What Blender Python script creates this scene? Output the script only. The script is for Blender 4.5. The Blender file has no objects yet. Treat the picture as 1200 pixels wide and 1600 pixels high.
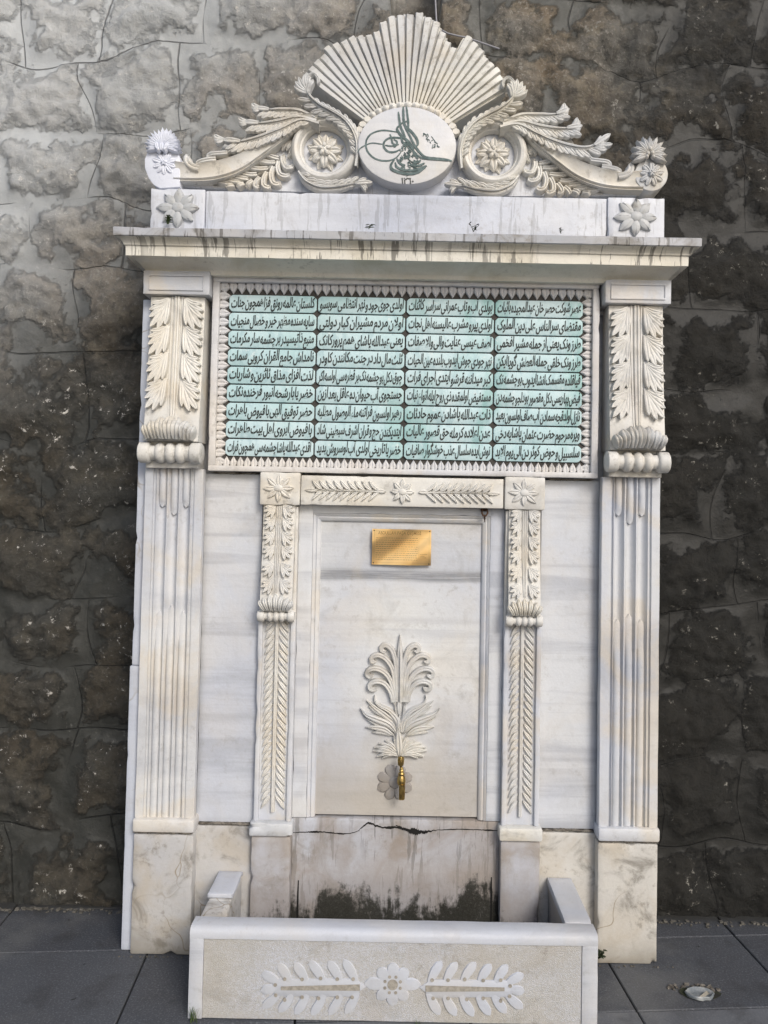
import bpy, bmesh, math, random, unicodedata
import numpy as np
from mathutils import Vector, noise, Matrix
from mathutils.geometry import tessellate_polygon
PI = math.pi
rad = math.radians
random.seed(7)
SC = bpy.context.scene
COL = SC.collection

# ------------------------------------------------------------------ camera
FPX = 1200.0; PITCH = rad(1.9); ROLL = rad(1.12); DIST = 2.8; EYE = 1.6; CX = 629.0; CY = 760.0
cam = bpy.data.cameras.new('camera')
cam.lens = FPX / 1600 * 36; cam.sensor_width = 36; cam.sensor_fit = 'AUTO'
cam.shift_x = -(CX - 600) / 1600.0
cam.shift_y = (CY - 800) / 1600.0
cam.clip_end = 500
camo = bpy.data.objects.new('camera', cam); COL.objects.link(camo)
camo.matrix_world = Matrix.Translation((0, -DIST, EYE)) @ Matrix.Rotation(PI/2 + PITCH, 4, 'X') @ Matrix.Rotation(ROLL, 4, 'Z')
SC.camera = camo

def at(px, py, Y=0.0):
    """photo pixel -> (x, z) on the upright plane y = Y (used only to read measurements off the photo)"""
    a = (px - CX) / FPX; b = -(py - CY) / FPX
    x = a*math.cos(ROLL) - b*math.sin(ROLL); y = a*math.sin(ROLL) + b*math.cos(ROLL)
    dy = math.cos(PITCH) - y*math.sin(PITCH); dz = math.sin(PITCH) + y*math.cos(PITCH)
    t = (Y + DIST) / dy
    return (x*t, EYE + dz*t)

# ------------------------------------------------------------------ light
SUN_EL, SUN_AZ = rad(34), rad(28)      # from the right, in front of the fountain
w = bpy.data.worlds.new('World'); SC.world = w; w.use_nodes = True
nt = w.node_tree
bg = nt.nodes['Background']; bg.inputs[1].default_value = 0.11
sky = nt.nodes.new('ShaderNodeTexSky'); sky.sky_type = 'NISHITA'; sky.sun_disc = False
sky.sun_elevation = SUN_EL; sky.sun_rotation = PI - SUN_AZ
sky.air_density = 1.0; sky.dust_density = 3.0; sky.ozone_density = 1.0
nt.links.new(sky.outputs[0], bg.inputs[0])
sun = bpy.data.lights.new('sun', 'SUN'); sun.energy = 1.5; sun.angle = rad(20); sun.color = (1, .97, .92)
so = bpy.data.objects.new('sun', sun); COL.objects.link(so)
sd = Vector((math.sin(SUN_AZ)*math.cos(SUN_EL), -math.cos(SUN_AZ)*math.cos(SUN_EL), math.sin(SUN_EL)))
so.rotation_euler = sd.to_track_quat('Z', 'Y').to_euler()
SC.view_settings.view_transform = 'Standard'; SC.view_settings.look = 'None'
SC.view_settings.exposure = 0.36; SC.view_settings.gamma = 1

# ------------------------------------------------------------------ materials
class N:
    def __init__(s, name):
        s.m = bpy.data.materials.new(name); s.m.use_nodes = True; s.t = s.m.node_tree
        s.bsdf = s.t.nodes['Principled BSDF']
    def n(s, typ, ins=None, **props):
        o = s.t.nodes.new('ShaderNode' + typ)
        for k, v in props.items(): setattr(o, k, v)
        for k, v in (ins or {}).items(): s.set(o.inputs[k], v)
        return o
    def set(s, sock, v):
        if isinstance(v, bpy.types.NodeSocket): s.t.links.new(v, sock)
        elif hasattr(sock.default_value, '__len__') and not hasattr(v, '__len__'): sock.default_value = [v]*len(sock.default_value)
        elif hasattr(sock.default_value, '__len__') and len(sock.default_value) == 4 and len(v) == 3: sock.default_value = (*v, 1)
        else: sock.default_value = v
    def pos(s, sc=(1, 1, 1), loc=(0, 0, 0)):
        g = s.n('NewGeometry')
        return s.n('Mapping', {0: g.outputs['Position'], 1: loc, 3: sc}).outputs[0]
    def noise(s, vec, scale, detail=5, rough=.55, dist=0):
        return s.n('TexNoise', {'Vector': vec, 'Scale': scale, 'Detail': detail, 'Roughness': rough, 'Distortion': dist}).outputs['Fac']
    def mr(s, v, a, b, c=0, d=1, smooth=True):
        return s.n('MapRange', {0: v, 1: a, 2: b, 3: c, 4: d}, interpolation_type='SMOOTHSTEP' if smooth else 'LINEAR').outputs[0]
    def math(s, op, a, b=0):
        return s.n('Math', {0: a, 1: b}, operation=op).outputs[0]
    def mix(s, f, a, b, mode='MIX'):
        o = s.n('Mix', data_type='RGBA', blend_type=mode)
        s.set(o.inputs[0], f); s.set(o.inputs[6], a); s.set(o.inputs[7], b)
        return o.outputs[2]
    def bump(s, h, strength, dist):
        b = s.n('Bump', {'Height': h, 'Strength': strength, 'Distance': dist})
        s.t.links.new(b.outputs[0], s.bsdf.inputs['Normal']); return b
    def out(s, col, rough=.6, spec=.4, metal=0):
        s.set(s.bsdf.inputs['Base Color'], col); s.set(s.bsdf.inputs['Roughness'], rough)
        s.set(s.bsdf.inputs['Specular IOR Level'], spec); s.set(s.bsdf.inputs['Metallic'], metal)
        return s.m

def marble(name, base=(.60, .60, .60), vein=.5, vz=9.0, warm=.3, warmcol=(.62, .52, .36), dirt=.25, drips=0.0, bands=(), stain=None, moss=None, cracks=0, grime=0.0, rough=.5, seed=0.0, stipple=0, blue=(.50, .53, .60)):
    s = N(name)
    P = s.pos(loc=(seed, seed*.7, seed*.3))
    # grey veins, running level through the slab
    v1 = s.noise(s.pos((.55, .55, vz), (seed, 0, seed)), 1.6, 7, .62, .5)
    v2 = s.noise(s.pos((.9, .9, vz*3), (0, seed, seed)), 2.2, 6, .6, .3)
    col = s.mix(s.mr(s.noise(P, 1.3, 3), .35, .7), base, blue)
    col = s.mix(s.math('MULTIPLY', s.mr(v1, .47, .66), vein), col, (.33, .35, .40))
    col = s.mix(s.math('MULTIPLY', s.mr(v2, .55, .75), vein*.6), col, (.40, .42, .46))
    for (z0, z1, a, c) in bands:
        zz = s.n('SeparateXYZ', {0: s.pos()}).outputs[2]
        zz = s.math('ADD', zz, s.math('MULTIPLY', s.math('SUBTRACT', s.noise(s.pos((.8, .8, 3)), 3, 4), .5), .03))
        m = s.math('MULTIPLY', s.mr(zz, z0-.008, z0+.012), s.mr(zz, z1-.004, z1+.022, 1, 0))
        m = s.math('MULTIPLY', m, s.mr(s.noise(s.pos((1.5, 1.5, 50)), 4, 8, .7), .25, .6, .35, 1))
        col = s.mix(s.math('MULTIPLY', m, a), col, c)
    # warm ochre staining
    wn = s.noise(P, 4.5, 6, .6, .6)
    col = s.mix(s.math('MULTIPLY', s.mr(wn, .42, .66), warm*1.15), col, warmcol)
    # speckled dirt
    dn = s.noise(P, 38, 8, .7)
    dm = s.noise(P, 3.1, 4, .6)
    col = s.mix(s.math('MULTIPLY', s.math('MULTIPLY', s.mr(dn, .52, .68), s.mr(dm, .4, .65)), dirt), col, (.22, .20, .17))
    # pale worn scratches
    col = s.mix(s.math('MULTIPLY', s.mr(s.noise(P, 90, 5, .75), .64, .74), .35), col, (.78, .78, .76))
    if grime:
        gn = s.noise(P, 7, 8, .68, .8)
        col = s.mix(s.math('MULTIPLY', s.mr(gn, .50, .68), grime), col, (.20, .185, .16))
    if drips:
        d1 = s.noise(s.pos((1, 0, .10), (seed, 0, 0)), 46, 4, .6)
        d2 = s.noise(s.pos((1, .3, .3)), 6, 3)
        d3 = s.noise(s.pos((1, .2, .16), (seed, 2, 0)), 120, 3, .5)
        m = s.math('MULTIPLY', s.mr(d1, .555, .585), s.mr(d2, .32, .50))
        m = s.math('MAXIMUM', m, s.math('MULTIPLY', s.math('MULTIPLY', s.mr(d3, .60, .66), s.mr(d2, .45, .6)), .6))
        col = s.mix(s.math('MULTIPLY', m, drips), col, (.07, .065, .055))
    if cracks:
        wv = s.n('VectorMath', {0: s.pos((1, 1, .8), (seed, 0, 0)), 1: s.n('VectorMath', {0: s.n('TexNoise', {'Vector': P, 'Scale': 5.0}).outputs['Color'], 'Scale': .35}, operation='SCALE').outputs[0]}, operation='ADD').outputs[0]
        ce = s.n('TexVoronoi', {'Vector': wv, 'Scale': 3.2}, feature='DISTANCE_TO_EDGE').outputs['Distance']
        m = s.math('MULTIPLY', s.mr(ce, .0, .012, 1, 0), s.mr(s.noise(P, 2.2, 3), .5, .6))
        col = s.mix(s.math('MULTIPLY', m, cracks), col, (.25, .2, .13))
    if stain:
        z0, z1, c, a_ = stain
        zz = s.n('SeparateXYZ', {0: s.pos()}).outputs[2]
        hh = s.math('ADD', zz, s.math('MULTIPLY', s.math('SUBTRACT', s.noise(s.pos((1, 1, .6)), 4.5, 7, .65, .3), .5), (z1-z0)*1.6))
        col = s.mix(s.math('MULTIPLY', s.mr(hh, z0, z1, 1, 0), a_), col, c)
    if moss:
        z0, z1, a = moss        # soaked black growth climbing from the water
        zz = s.n('SeparateXYZ', {0: s.pos()}).outputs[2]
        st = s.noise(s.pos((1, 1, .30), (seed, 0, 0)), 9, 7, .66, .5)
        fine = s.noise(P, 45, 6, .7)
        h = s.math('ADD', zz, s.math('MULTIPLY', s.math('SUBTRACT', st, .5), -.95*(z1-z0)*3.4))
        h = s.math('ADD', h, s.math('MULTIPLY', s.math('SUBTRACT', fine, .5), -.16))
        col = s.mix(s.math('MULTIPLY', s.mr(h, z0+.04, z1+.10, 1, 0), .65), col, (.30, .27, .25))
        col = s.mix(s.math('MULTIPLY', s.mr(h, z0-.03, z0+.045, 1, 0), a), col, s.mix(s.math('MULTIPLY', s.mr(s.noise(P, 70, 6, .75), .58, .66), .6), (.016, .016, .011), (.16, .15, .13)))
    col = s.mix(s.mr(s.noise(P, 240, 3, .8), .40, .62, 0, .16), col, s.mix(.5, col, (.25, .245, .235)))
    b = s.math('ADD', s.math('MULTIPLY', s.noise(P, 60, 6, .65), .5), s.math('MULTIPLY', s.noise(P, 9, 3), .8))
    if stipple:
        b = s.math('ADD', b, s.math('MULTIPLY', s.n('TexVoronoi', {'Vector': P, 'Scale': 330.0}).outputs['Distance'], stipple))
        col = s.mix(s.mr(s.n('TexVoronoi', {'Vector': P, 'Scale': 150.0}).outputs['Distance'], .25, .7, 0, .35), col, (.36, .33, .27))
    s.bump(b, .55, .004)
    return s.out(col, s.mr(s.noise(P, 12, 3), .3, .7, rough-.08, rough+.15), .45)

M = {}
M['slab'] = marble('marble slab', (.60, .62, .65), .55, 9, .12, dirt=.25, seed=1.3, grime=.1)
M['slabL'] = marble('marble side slab', (.52, .56, .64), .3, 4, .05, dirt=.25, seed=9.3, cracks=.8)
M['shaft'] = marble('marble shaft', (.62, .63, .64), .55, 1.4, .35, dirt=.3, seed=2.1, grime=.12)
M['plinth'] = marble('marble plinth', (.55, .535, .50), .25, 3, .5, (.42, .36, .27), dirt=.8, seed=3.7, cracks=.9, grime=.85, stain=(.0, .12, (.20, .18, .14), .6), blue=(.46, .46, .47))
M['carved'] = marble('marble carved', (.70, .685, .635), .15, 4, .42, (.60, .525, .40), dirt=.55, seed=4.4, grime=.28, blue=(.60, .60, .59))
M['carvedg'] = marble('marble carved weathered', (.66, .65, .60), .3, 3, .4, (.58, .50, .36), dirt=.6, seed=5.2, grime=.5, blue=(.52, .54, .57))
M['rosette_dark'] = marble('marble stained rosette', (.34, .33, .32), .2, 5, .5, (.24, .20, .15), dirt=.8, seed=22.0, grime=.6, blue=(.30, .30, .32))
M['carvedd'] = marble('marble carved dirty', (.52, .52, .50), .3, 3, .35, (.42, .38, .28), dirt=.8, seed=5.9, grime=.8, blue=(.42, .44, .46))
M['new'] = marble('marble new', (.74, .77, .84), .12, 7, .0, dirt=.08, seed=6.0, blue=(.70, .73, .82))
M['niche'] = marble('marble niche', (.64, .65, .65), .30, 14, .16, dirt=.4, seed=7.7, grime=.22, stain=(.50, .92, (.34, .30, .245), .62),
                    bands=((1.338, 1.372, .92, (.20, .21, .23)), (1.38, 1.56, .40, (.42, .44, .48)), (1.19, 1.197, .5, (.4, .4, .42))))
M['nichelow'] = marble('marble niche low', (.38, .355, .345), .3, 3, .7, (.27, .22, .175), dirt=.7, seed=8.2, grime=.6, drips=.5, moss=(.17, .36, .97))
M['inplinth'] = marble('marble inner plinth', (.40, .39, .41), .3, 3, .6, (.29, .24, .185), dirt=.5, seed=11.2, grime=.45, moss=(.13, .27, .96))
M['cornice'] = marble('marble cornice', (.80, .77, .68), .12, 5, .45, (.58, .52, .38), dirt=.4, seed=12.1, grime=.12, blue=(.76, .73, .66))
M['corona'] = marble('marble corona', (.74, .71, .63), .12, 5, .4, (.60, .54, .40), dirt=.4, seed=12.1, drips=.72, grime=.2, blue=(.68, .67, .62))
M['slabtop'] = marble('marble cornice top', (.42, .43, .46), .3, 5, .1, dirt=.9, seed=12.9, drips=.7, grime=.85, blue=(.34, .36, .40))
M['base'] = marble('marble pediment base', (.62, .64, .68), .45, 3.5, .05, dirt=.35, seed=13.5, drips=.26, grime=.2, blue=(.48, .52, .62))
M['basinf'] = marble('marble basin frame', (.50, .52, .56), .45, 8, .12, dirt=.35, seed=14.5, grime=.12)
M['basinp'] = marble('marble basin panel', (.47, .465, .45), .2, 5, .3, (.38, .33, .26), dirt=.7, seed=15.5, stipple=.7, grime=.3)
M['basino'] = marble('marble basin ornament', (.47, .49, .53), .3, 9, .15, dirt=.3, seed=16.5, grime=.1)
M['medal'] = marble('marble medallion', (.68, .68, .68), .25, 5, .25, (.60, .55, .44), dirt=.15, seed=17.5)
M['frame'] = marble('marble inscription frame', (.66, .65, .64), .2, 6, .35, (.56, .50, .42), dirt=.4, seed=18.5, grime=.25)
M['inbasin'] = marble('marble wet basin', (.30, .28, .25), .2, 5, .5, dirt=.7, seed=19.5, grime=.8, moss=(.10, .22, .95))

def simple(name, col, rough=.6, var=.3, col2=None, sc=20, metal=0, bump=.3, spec=.4):
    s = N(name); P = s.pos()
    c = s.mix(s.mr(s.noise(P, sc, 6, .65), .35, .68), col, col2 or tuple(x*(1-var) for x in col))
    s.bump(s.noise(P, sc*3, 5), bump, .002)
    return s.out(c, rough, spec, metal)
M['ground'] = simple('panel ground', (.060, .055, .05), .8, .4)
M['letter'] = simple('letter paint', (.028, .036, .034), .6, .4, sc=60)
M['tughra'] = simple('tughra paint', (.065, .10, .10), .6, .4, (.13, .18, .18), sc=60)
M['datep'] = simple('date paint', (.08, .085, .08), .6)
M['hole'] = simple('drilled hole dark', (.07, .06, .05), .9)  # dark tone for flat discs set where holes are drilled
M['holet'] = simple('drilled hole grey', (.28, .26, .22), .9)
M['crack'] = simple('crack', (.012, .011, .01), .95)
M['mortar'] = simple('joint mortar', (.24, .22, .19), .9, .5, (.07, .06, .05), sc=30)
M['rust'] = simple('rusty iron', (.09, .045, .025), .8, .5, (.03, .018, .012), sc=90)
M['brassold'] = simple('tap brass', (.50, .36, .13), .38, .5, (.22, .15, .06), sc=60, metal=1, bump=.5)
M['leafg'] = simple('weed leaf', (.05, .09, .03), .6, .4, (.10, .13, .05), sc=70)
M['leafd'] = simple('dark weed leaf', (.03, .045, .02), .7, .4, sc=70)
M['water'] = simple('basin water', (.012, .014, .012), .12, .3, bump=.05)
M['cable'] = simple('cable', (.30, .30, .33), .5, .2)
M['plastic'] = simple('litter plastic', (.13, .15, .165), .3, .4, (.30, .31, .31), sc=25)
M['litcard'] = simple('litter card', (.36, .33, .27), .8, .3)

def brass():
    s = N('polished brass plate'); P = s.pos((1, 1, 60))
    c = s.mix(s.mr(s.noise(s.pos(), 9, 3), .3, .7), (.80, .50, .20), (.88, .62, .30))
    s.bump(s.math('ADD', s.noise(P, 30, 3), s.noise(s.pos(), 9, 2)), .12, .004)
    return s.out(c, .28, .5, 1)
M['brass'] = brass()
M['etch'] = simple('plaque etching', (.30, .18, .06), .6, .3, metal=.3)

def tile():
    s = N('painted cartouche'); P = s.pos()
    col = s.mix(s.mr(s.noise(P, 3, 4), .35, .65), (.51, .645, .675), (.43, .60, .63))
    # green copper-like runs
    g = s.math('MULTIPLY', s.mr(s.noise(s.pos((1, 1, .45)), 4, 6, .65), .46, .64), s.mr(s.n('SeparateXYZ', {0: s.pos()}).outputs[0], -.35, .4, .25, 1))
    col = s.mix(s.math('MULTIPLY', g, .85), col, (.16, .38, .35))
    col = s.mix(s.math('MULTIPLY', s.mr(s.noise(s.pos((1, 1, .4), (3, 0, 1)), 34, 5, .6), .50, .66), .45), col, (.27, .42, .46))
    col = s.mix(s.math('MULTIPLY', s.mr(s.noise(P, 55, 6, .7), .58, .68), .5), col, (.68, .72, .72))
    s.bump(s.noise(P, 70, 5), .4, .002)
    return s.out(col, .55, .4)
M['tile'] = tile()

CW_, CH_ = .385, .315
def wallmat():
    s = N('rubble wall')
    g = s.n('NewGeometry').outputs['Position']
    A = lambda nm: s.n('Attribute', attribute_name=nm).outputs['Fac']
    xyz = s.n('SeparateXYZ', {0: g}); X_, Z_ = xyz.outputs[0], xyz.outputs[2]
    fine = s.noise(g, 60, 8, .75); mid = s.noise(g, 22, 9, .75, .1)
    stone = s.mr(s.math('ADD', A('stone'), s.math('MULTIPLY', s.math('SUBTRACT', mid, .5), 2.0)), .15, .95)
    mort = s.mix(s.mr(s.noise(g, 2.6, 10, .70, .3), .36, .64), (.060, .062, .056), (.135, .136, .126))
    mort = s.mix(s.math('MULTIPLY', s.mr(s.noise(s.pos((1, 1, .5)), 9, 8, .7), .5, .7), .6), mort, (.19, .19, .18))
    mort = s.mix(s.math('MULTIPLY', s.mr(s.noise(g, 34, 8, .78), .46, .62), .5), mort, (.045, .044, .038))
    row = s.math('FLOOR', s.math('DIVIDE', A('wz'), CH_))
    u = s.math('ADD', s.math('ADD', s.math('DIVIDE', A('wx'), CW_), s.math('MULTIPLY', row, .37)), s.math('MULTIPLY', s.math('SINE', s.math('MULTIPLY', row, 2.4)), .21))
    fu = s.math('FRACT', u); fz = s.math('FRACT', s.math('DIVIDE', A('wz'), CH_))
    ex = s.math('MULTIPLY', s.math('MINIMUM', fu, s.math('SUBTRACT', 1, fu)), CW_); ez = s.math('MULTIPLY', s.math('MINIMUM', fz, s.math('SUBTRACT', 1, fz)), CH_)
    edge = s.math('MINIMUM', ex, ez)
    sc = s.mix(s.mr(s.noise(g, 2.4, 3), .35, .65), (.180, .143, .100), (.175, .170, .155))
    sc = s.mix(s.mr(mid, .36, .56), s.mix(.62, sc, (.045, .04, .033)), sc)
    sc = s.mix(s.math('MULTIPLY', s.mr(s.noise(g, 9, 7, .7), .50, .64), .5), sc, (.30, .26, .19))
    sc = s.mix(s.math('MULTIPLY', s.mr(fine, .54, .64), .55), sc, (.40, .38, .34))
    col = s.mix(s.math('MULTIPLY', stone, .92), mort, sc)
    # noisy darkening of the colour: heavy low down and on the right-hand side
    n1 = s.math('SUBTRACT', s.noise(g, 1.2, 7, .66, .3), .5)
    a = s.math('ADD', s.math('MULTIPLY', Z_, -.62), s.math('MULTIPLY', X_, .10))
    dark_low = s.mr(s.math('ADD', a, s.math('MULTIPLY', n1, .9)), -2.15, -1.25)
    col = s.mix(s.math('MULTIPLY', dark_low, .76), col, (.012, .013, .011))
    n2 = s.math('SUBTRACT', s.noise(g, 2.3, 8, .70, .2), .5)
    a2 = s.math('ADD', s.math('MULTIPLY', X_, 1.0), s.math('MULTIPLY', Z_, -.42))
    dark_right = s.mr(s.math('ADD', a2, s.math('MULTIPLY', n2, 1.3)), -1.0, -.05)
    col = s.mix(s.math('MULTIPLY', dark_right, .86), col, (.010, .010, .009))
    # lens-flare haze painted into the stone colour, high on the left
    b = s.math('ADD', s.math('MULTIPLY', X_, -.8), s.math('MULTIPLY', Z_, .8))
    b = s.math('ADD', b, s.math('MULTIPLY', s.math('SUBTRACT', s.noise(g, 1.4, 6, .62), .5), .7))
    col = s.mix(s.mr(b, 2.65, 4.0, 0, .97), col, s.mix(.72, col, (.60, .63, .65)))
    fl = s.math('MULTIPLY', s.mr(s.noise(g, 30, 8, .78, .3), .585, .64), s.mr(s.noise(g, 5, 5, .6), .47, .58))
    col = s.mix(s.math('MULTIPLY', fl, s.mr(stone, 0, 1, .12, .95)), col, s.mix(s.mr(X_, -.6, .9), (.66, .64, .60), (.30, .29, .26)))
    line = s.math('MULTIPLY', s.mr(edge, .0012, .0036, 1, 0), A('miss'))
    col = s.mix(s.math('MULTIPLY', line, .7), col, s.mix(.80, col, (.006, .006, .006)))
    h = s.math('ADD', s.math('MULTIPLY', s.mr(stone, 0, 1, .25, 1), s.math('MULTIPLY', mid, 1.1)), s.math('MULTIPLY', fine, s.mr(stone, 0, 1, .20, .55)))
    h = s.math('SUBTRACT', h, s.math('MULTIPLY', line, .5))
    s.bump(h, .9, .014)
    return s.out(col, s.mr(stone, 0, 1, .55, .85), .4)
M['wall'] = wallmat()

def paving():
    s = N('paving slab'); g = s.n('NewGeometry'); P = g.outputs['Position']
    ri = s.n('Attribute', attribute_name='tone').outputs['Fac']
    c = s.mix(ri, (.050, .055, .066), (.150, .158, .172))
    c = s.mix(s.math('MULTIPLY', s.mr(s.noise(P, 3, 5, .6), .4, .7), .5), c, (.06, .06, .065))
    c = s.mix(s.math('MULTIPLY', s.mr(s.noise(P, 160, 4, .7), .5, .65), .35), c, (.22, .23, .25))
    c = s.mix(s.mr(s.noise(P, 11, 4, .6), .70, .73), c, (.02, .02, .02))
    c = s.mix(s.math('MULTIPLY', s.mr(s.noise(P, 5, 8, .72, .3), .50, .66), .45), c, (.035, .035, .036))
    c = s.mix(s.math('MULTIPLY', s.mr(s.noise(P, 1.7, 6, .65), .52, .68), .35), c, (.17, .17, .165))
    yy = s.math('ADD', s.n('SeparateXYZ', {0: P}).outputs[1], s.math('MULTIPLY', s.math('SUBTRACT', s.noise(P, 9, 6, .7), .5), .16))
    c = s.mix(s.mr(yy, .24, .34, 0, .8), c, (.03, .029, .024))
    s.bump(s.math('ADD', s.noise(P, 180, 5), s.noise(P, 14, 5)), .5, .003)
    return s.out(c, .72, .35)
M['paving'] = paving()
M['concrete'] = simple('concrete ground', (.42, .41, .39), .85, .3, sc=4)
M['recess'] = simple('tan recess', (.36, .335, .29), .9, .35, sc=70)  # tan tone for flat discs and slots set on the basin ornament
M['earthg'] = simple('grit', (.06, .057, .05), .95, .4, (.16, .15, .13), sc=60)
M['earth'] = simple('joint earth', (.02, .02, .018), .95, .4, (.035, .04, .02), sc=30)

# ------------------------------------------------------------------ object helpers
def tag(o, label=None, cat=None, group=None, kind=None):
    if label: o['label'] = label
    if cat: o['category'] = cat
    if group: o['group'] = group
    if kind: o['kind'] = kind
    return o
def empty(name, loc=(0, 0, 0)):
    o = bpy.data.objects.new(name, None); COL.objects.link(o); o.location = loc; o.empty_display_size = .1
    return o
def world_loc(o):
    v = Vector((0, 0, 0))
    while o is not None: v += Vector(o.location); o = o.parent
    return v

class MB:
    def __init__(s): s.v = []; s.f = []
    def add(s, vs, fs):
        b = len(s.v); s.v += [tuple(v) for v in vs]; s.f += [tuple(i + b for i in f) for f in fs]
    def build(s, name, mat, parent=None, smooth=40, loc=None):
        me = bpy.data.meshes.new(name)
        off = world_loc(parent) if parent else Vector(loc or (0, 0, 0))
        me.from_pydata([(v[0]-off.x, v[1]-off.y, v[2]-off.z) for v in s.v], [], s.f)
        me.validate()
        bm = bmesh.new(); bm.from_mesh(me); bmesh.ops.recalc_face_normals(bm, faces=bm.faces); bm.to_mesh(me); bm.free()
        me.materials.append(M[mat] if isinstance(mat, str) else mat)
        if smooth:
            me.shade_smooth(); me.set_sharp_from_angle(angle=rad(smooth))
        o = bpy.data.objects.new(name, me); COL.objects.link(o); o.parent = parent
        if not parent: o.location = off
        return o

def bx(mb, x0, x1, y0, y1, z0, z1, bev=.004, step=.025, rough=.0008, chip=.010, keep=None):
    """box with softened, slightly worn edges"""
    bm = bmesh.new()
    bmesh.ops.create_cube(bm, size=1)
    for v in bm.verts:
        v.co = Vector(((x0+x1)/2 + v.co.x*(x1-x0), (y0+y1)/2 + v.co.y*(y1-y0), (z0+z1)/2 + v.co.z*(z1-z0)))
    if bev: bmesh.ops.bevel(bm, geom=bm.edges[:], offset=bev, segments=2, profile=.5, affect='EDGES')
    for ax, (a, b) in enumerate(((x0, x1), (y0, y1), (z0, z1))):
        n = int((b-a)/step)
        for i in range(1, n+1):
            c = a + (b-a)*i/(n+1); no = [0, 0, 0]; no[ax] = 1; co = [0, 0, 0]; co[ax] = c
            bmesh.ops.bisect_plane(bm, geom=bm.verts[:]+bm.edges[:]+bm.faces[:], plane_co=co, plane_no=no)
    ctr = Vector(((x0+x1)/2, (y0+y1)/2, (z0+z1)/2))
    for v in bm.verts:
        p = v.co.copy(); e = 0
        for ax, (a, b) in enumerate(((x0, x1), (y0, y1), (z0, z1))):
            if min(p[ax]-a, b-p[ax]) < bev*1.2: e += 1
        nv = noise.noise_vector(p*9)*rough
        v.co += nv
        if e >= 2 and chip:
            q = max(0, noise.noise(p*23) - .34)
            for ax, (a, b) in enumerate(((x0, x1), (y0, y1), (z0, z1))):
                if min(p[ax]-a, b-p[ax]) < bev*1.2:
                    v.co[ax] += (min(q*chip*1.6, bev*1.1)) * (1 if p[ax]-a < b-p[ax] else -1)
    vs = [v.co.copy() for v in bm.verts]; bm.verts.index_update()
    mb.add(vs, [[v.index for v in f.verts] for f in bm.faces]); bm.free()

def plate(mb, pts, y0, y1, bev=.003):
    """traced outline (x,z) with real thickness; y0 front, y1 back"""
    bm = bmesh.new()
    vs = [bm.verts.new((x, y0, z)) for x, z in pts]
    f = bm.faces.new(vs)
    r = bmesh.ops.extrude_face_region(bm, geom=[f])
    ev = [g for g in r['geom'] if isinstance(g, bmesh.types.BMVert)]
    for v in ev: v.co.y = y1
    if bev:
        fe = [e for e in bm.edges if abs(e.verts[0].co.y-y0) < 1e-6 and abs(e.verts[1].co.y-y0) < 1e-6]
        bmesh.ops.bevel(bm, geom=fe, offset=bev, segments=2, profile=.5, affect='EDGES')
    bmesh.ops.triangulate(bm, faces=[f for f in bm.faces if len(f.verts) > 4])
    bm.verts.index_update()
    mb.add([v.co.copy() for v in bm.verts], [[v.index for v in f.verts] for f in bm.faces]); bm.free()

def cr(pts, n):
    """Catmull-Rom resample to n+1 points"""
    if len(pts) == 2:
        return [(pts[0][0]+(pts[1][0]-pts[0][0])*i/n, pts[0][1]+(pts[1][1]-pts[0][1])*i/n) for i in range(n+1)]
    P = [(2*pts[0][0]-pts[1][0], 2*pts[0][1]-pts[1][1])] + list(pts) + [(2*pts[-1][0]-pts[-2][0], 2*pts[-1][1]-pts[-2][1])]
    L = [0]
    for i in range(1, len(pts)): L.append(L[-1] + math.dist(pts[i], pts[i-1]))
    out = []
    for i in range(n+1):
        d = L[-1]*i/n; k = 0
        while k < len(L)-2 and L[k+1] < d: k += 1
        t = (d-L[k])/max(1e-9, L[k+1]-L[k]); t2 = t*t; t3 = t2*t
        a, b, c, e = P[k], P[k+1], P[k+2], P[k+3]
        out.append(tuple(.5*((2*b[j]) + (-a[j]+c[j])*t + (2*a[j]-5*b[j]+4*c[j]-e[j])*t2 + (-a[j]+3*b[j]-3*c[j]+e[j])*t3) for j in (0, 1)))
    return out

def wprof(kind, t):
    if kind == 'petal': return max(.02, math.sin(PI*min(1, t**.85*.97+.03))**.75)
    if kind == 'lobe':
        return (.58+.42*math.sin(PI/2*min(1, t/.6))) if t < .62 else max(.02, math.sqrt(max(0, 1-((t-.62)/.385)**2)))
    if kind == 'tip': return max(.02, (1-t)**.7*(.6+.6*min(1, t*3))) if t > 0 else .5
    if kind == 'rib': return 1.0 if t < .97 else .6
    if kind == 'round': return max(.05, math.sqrt(max(0, 1-((t-.9)/.1)**2))) if t > .9 else 1.0
    if kind == 'stem': return max(.12, 1-.85*t)
    return 1.0

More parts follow.
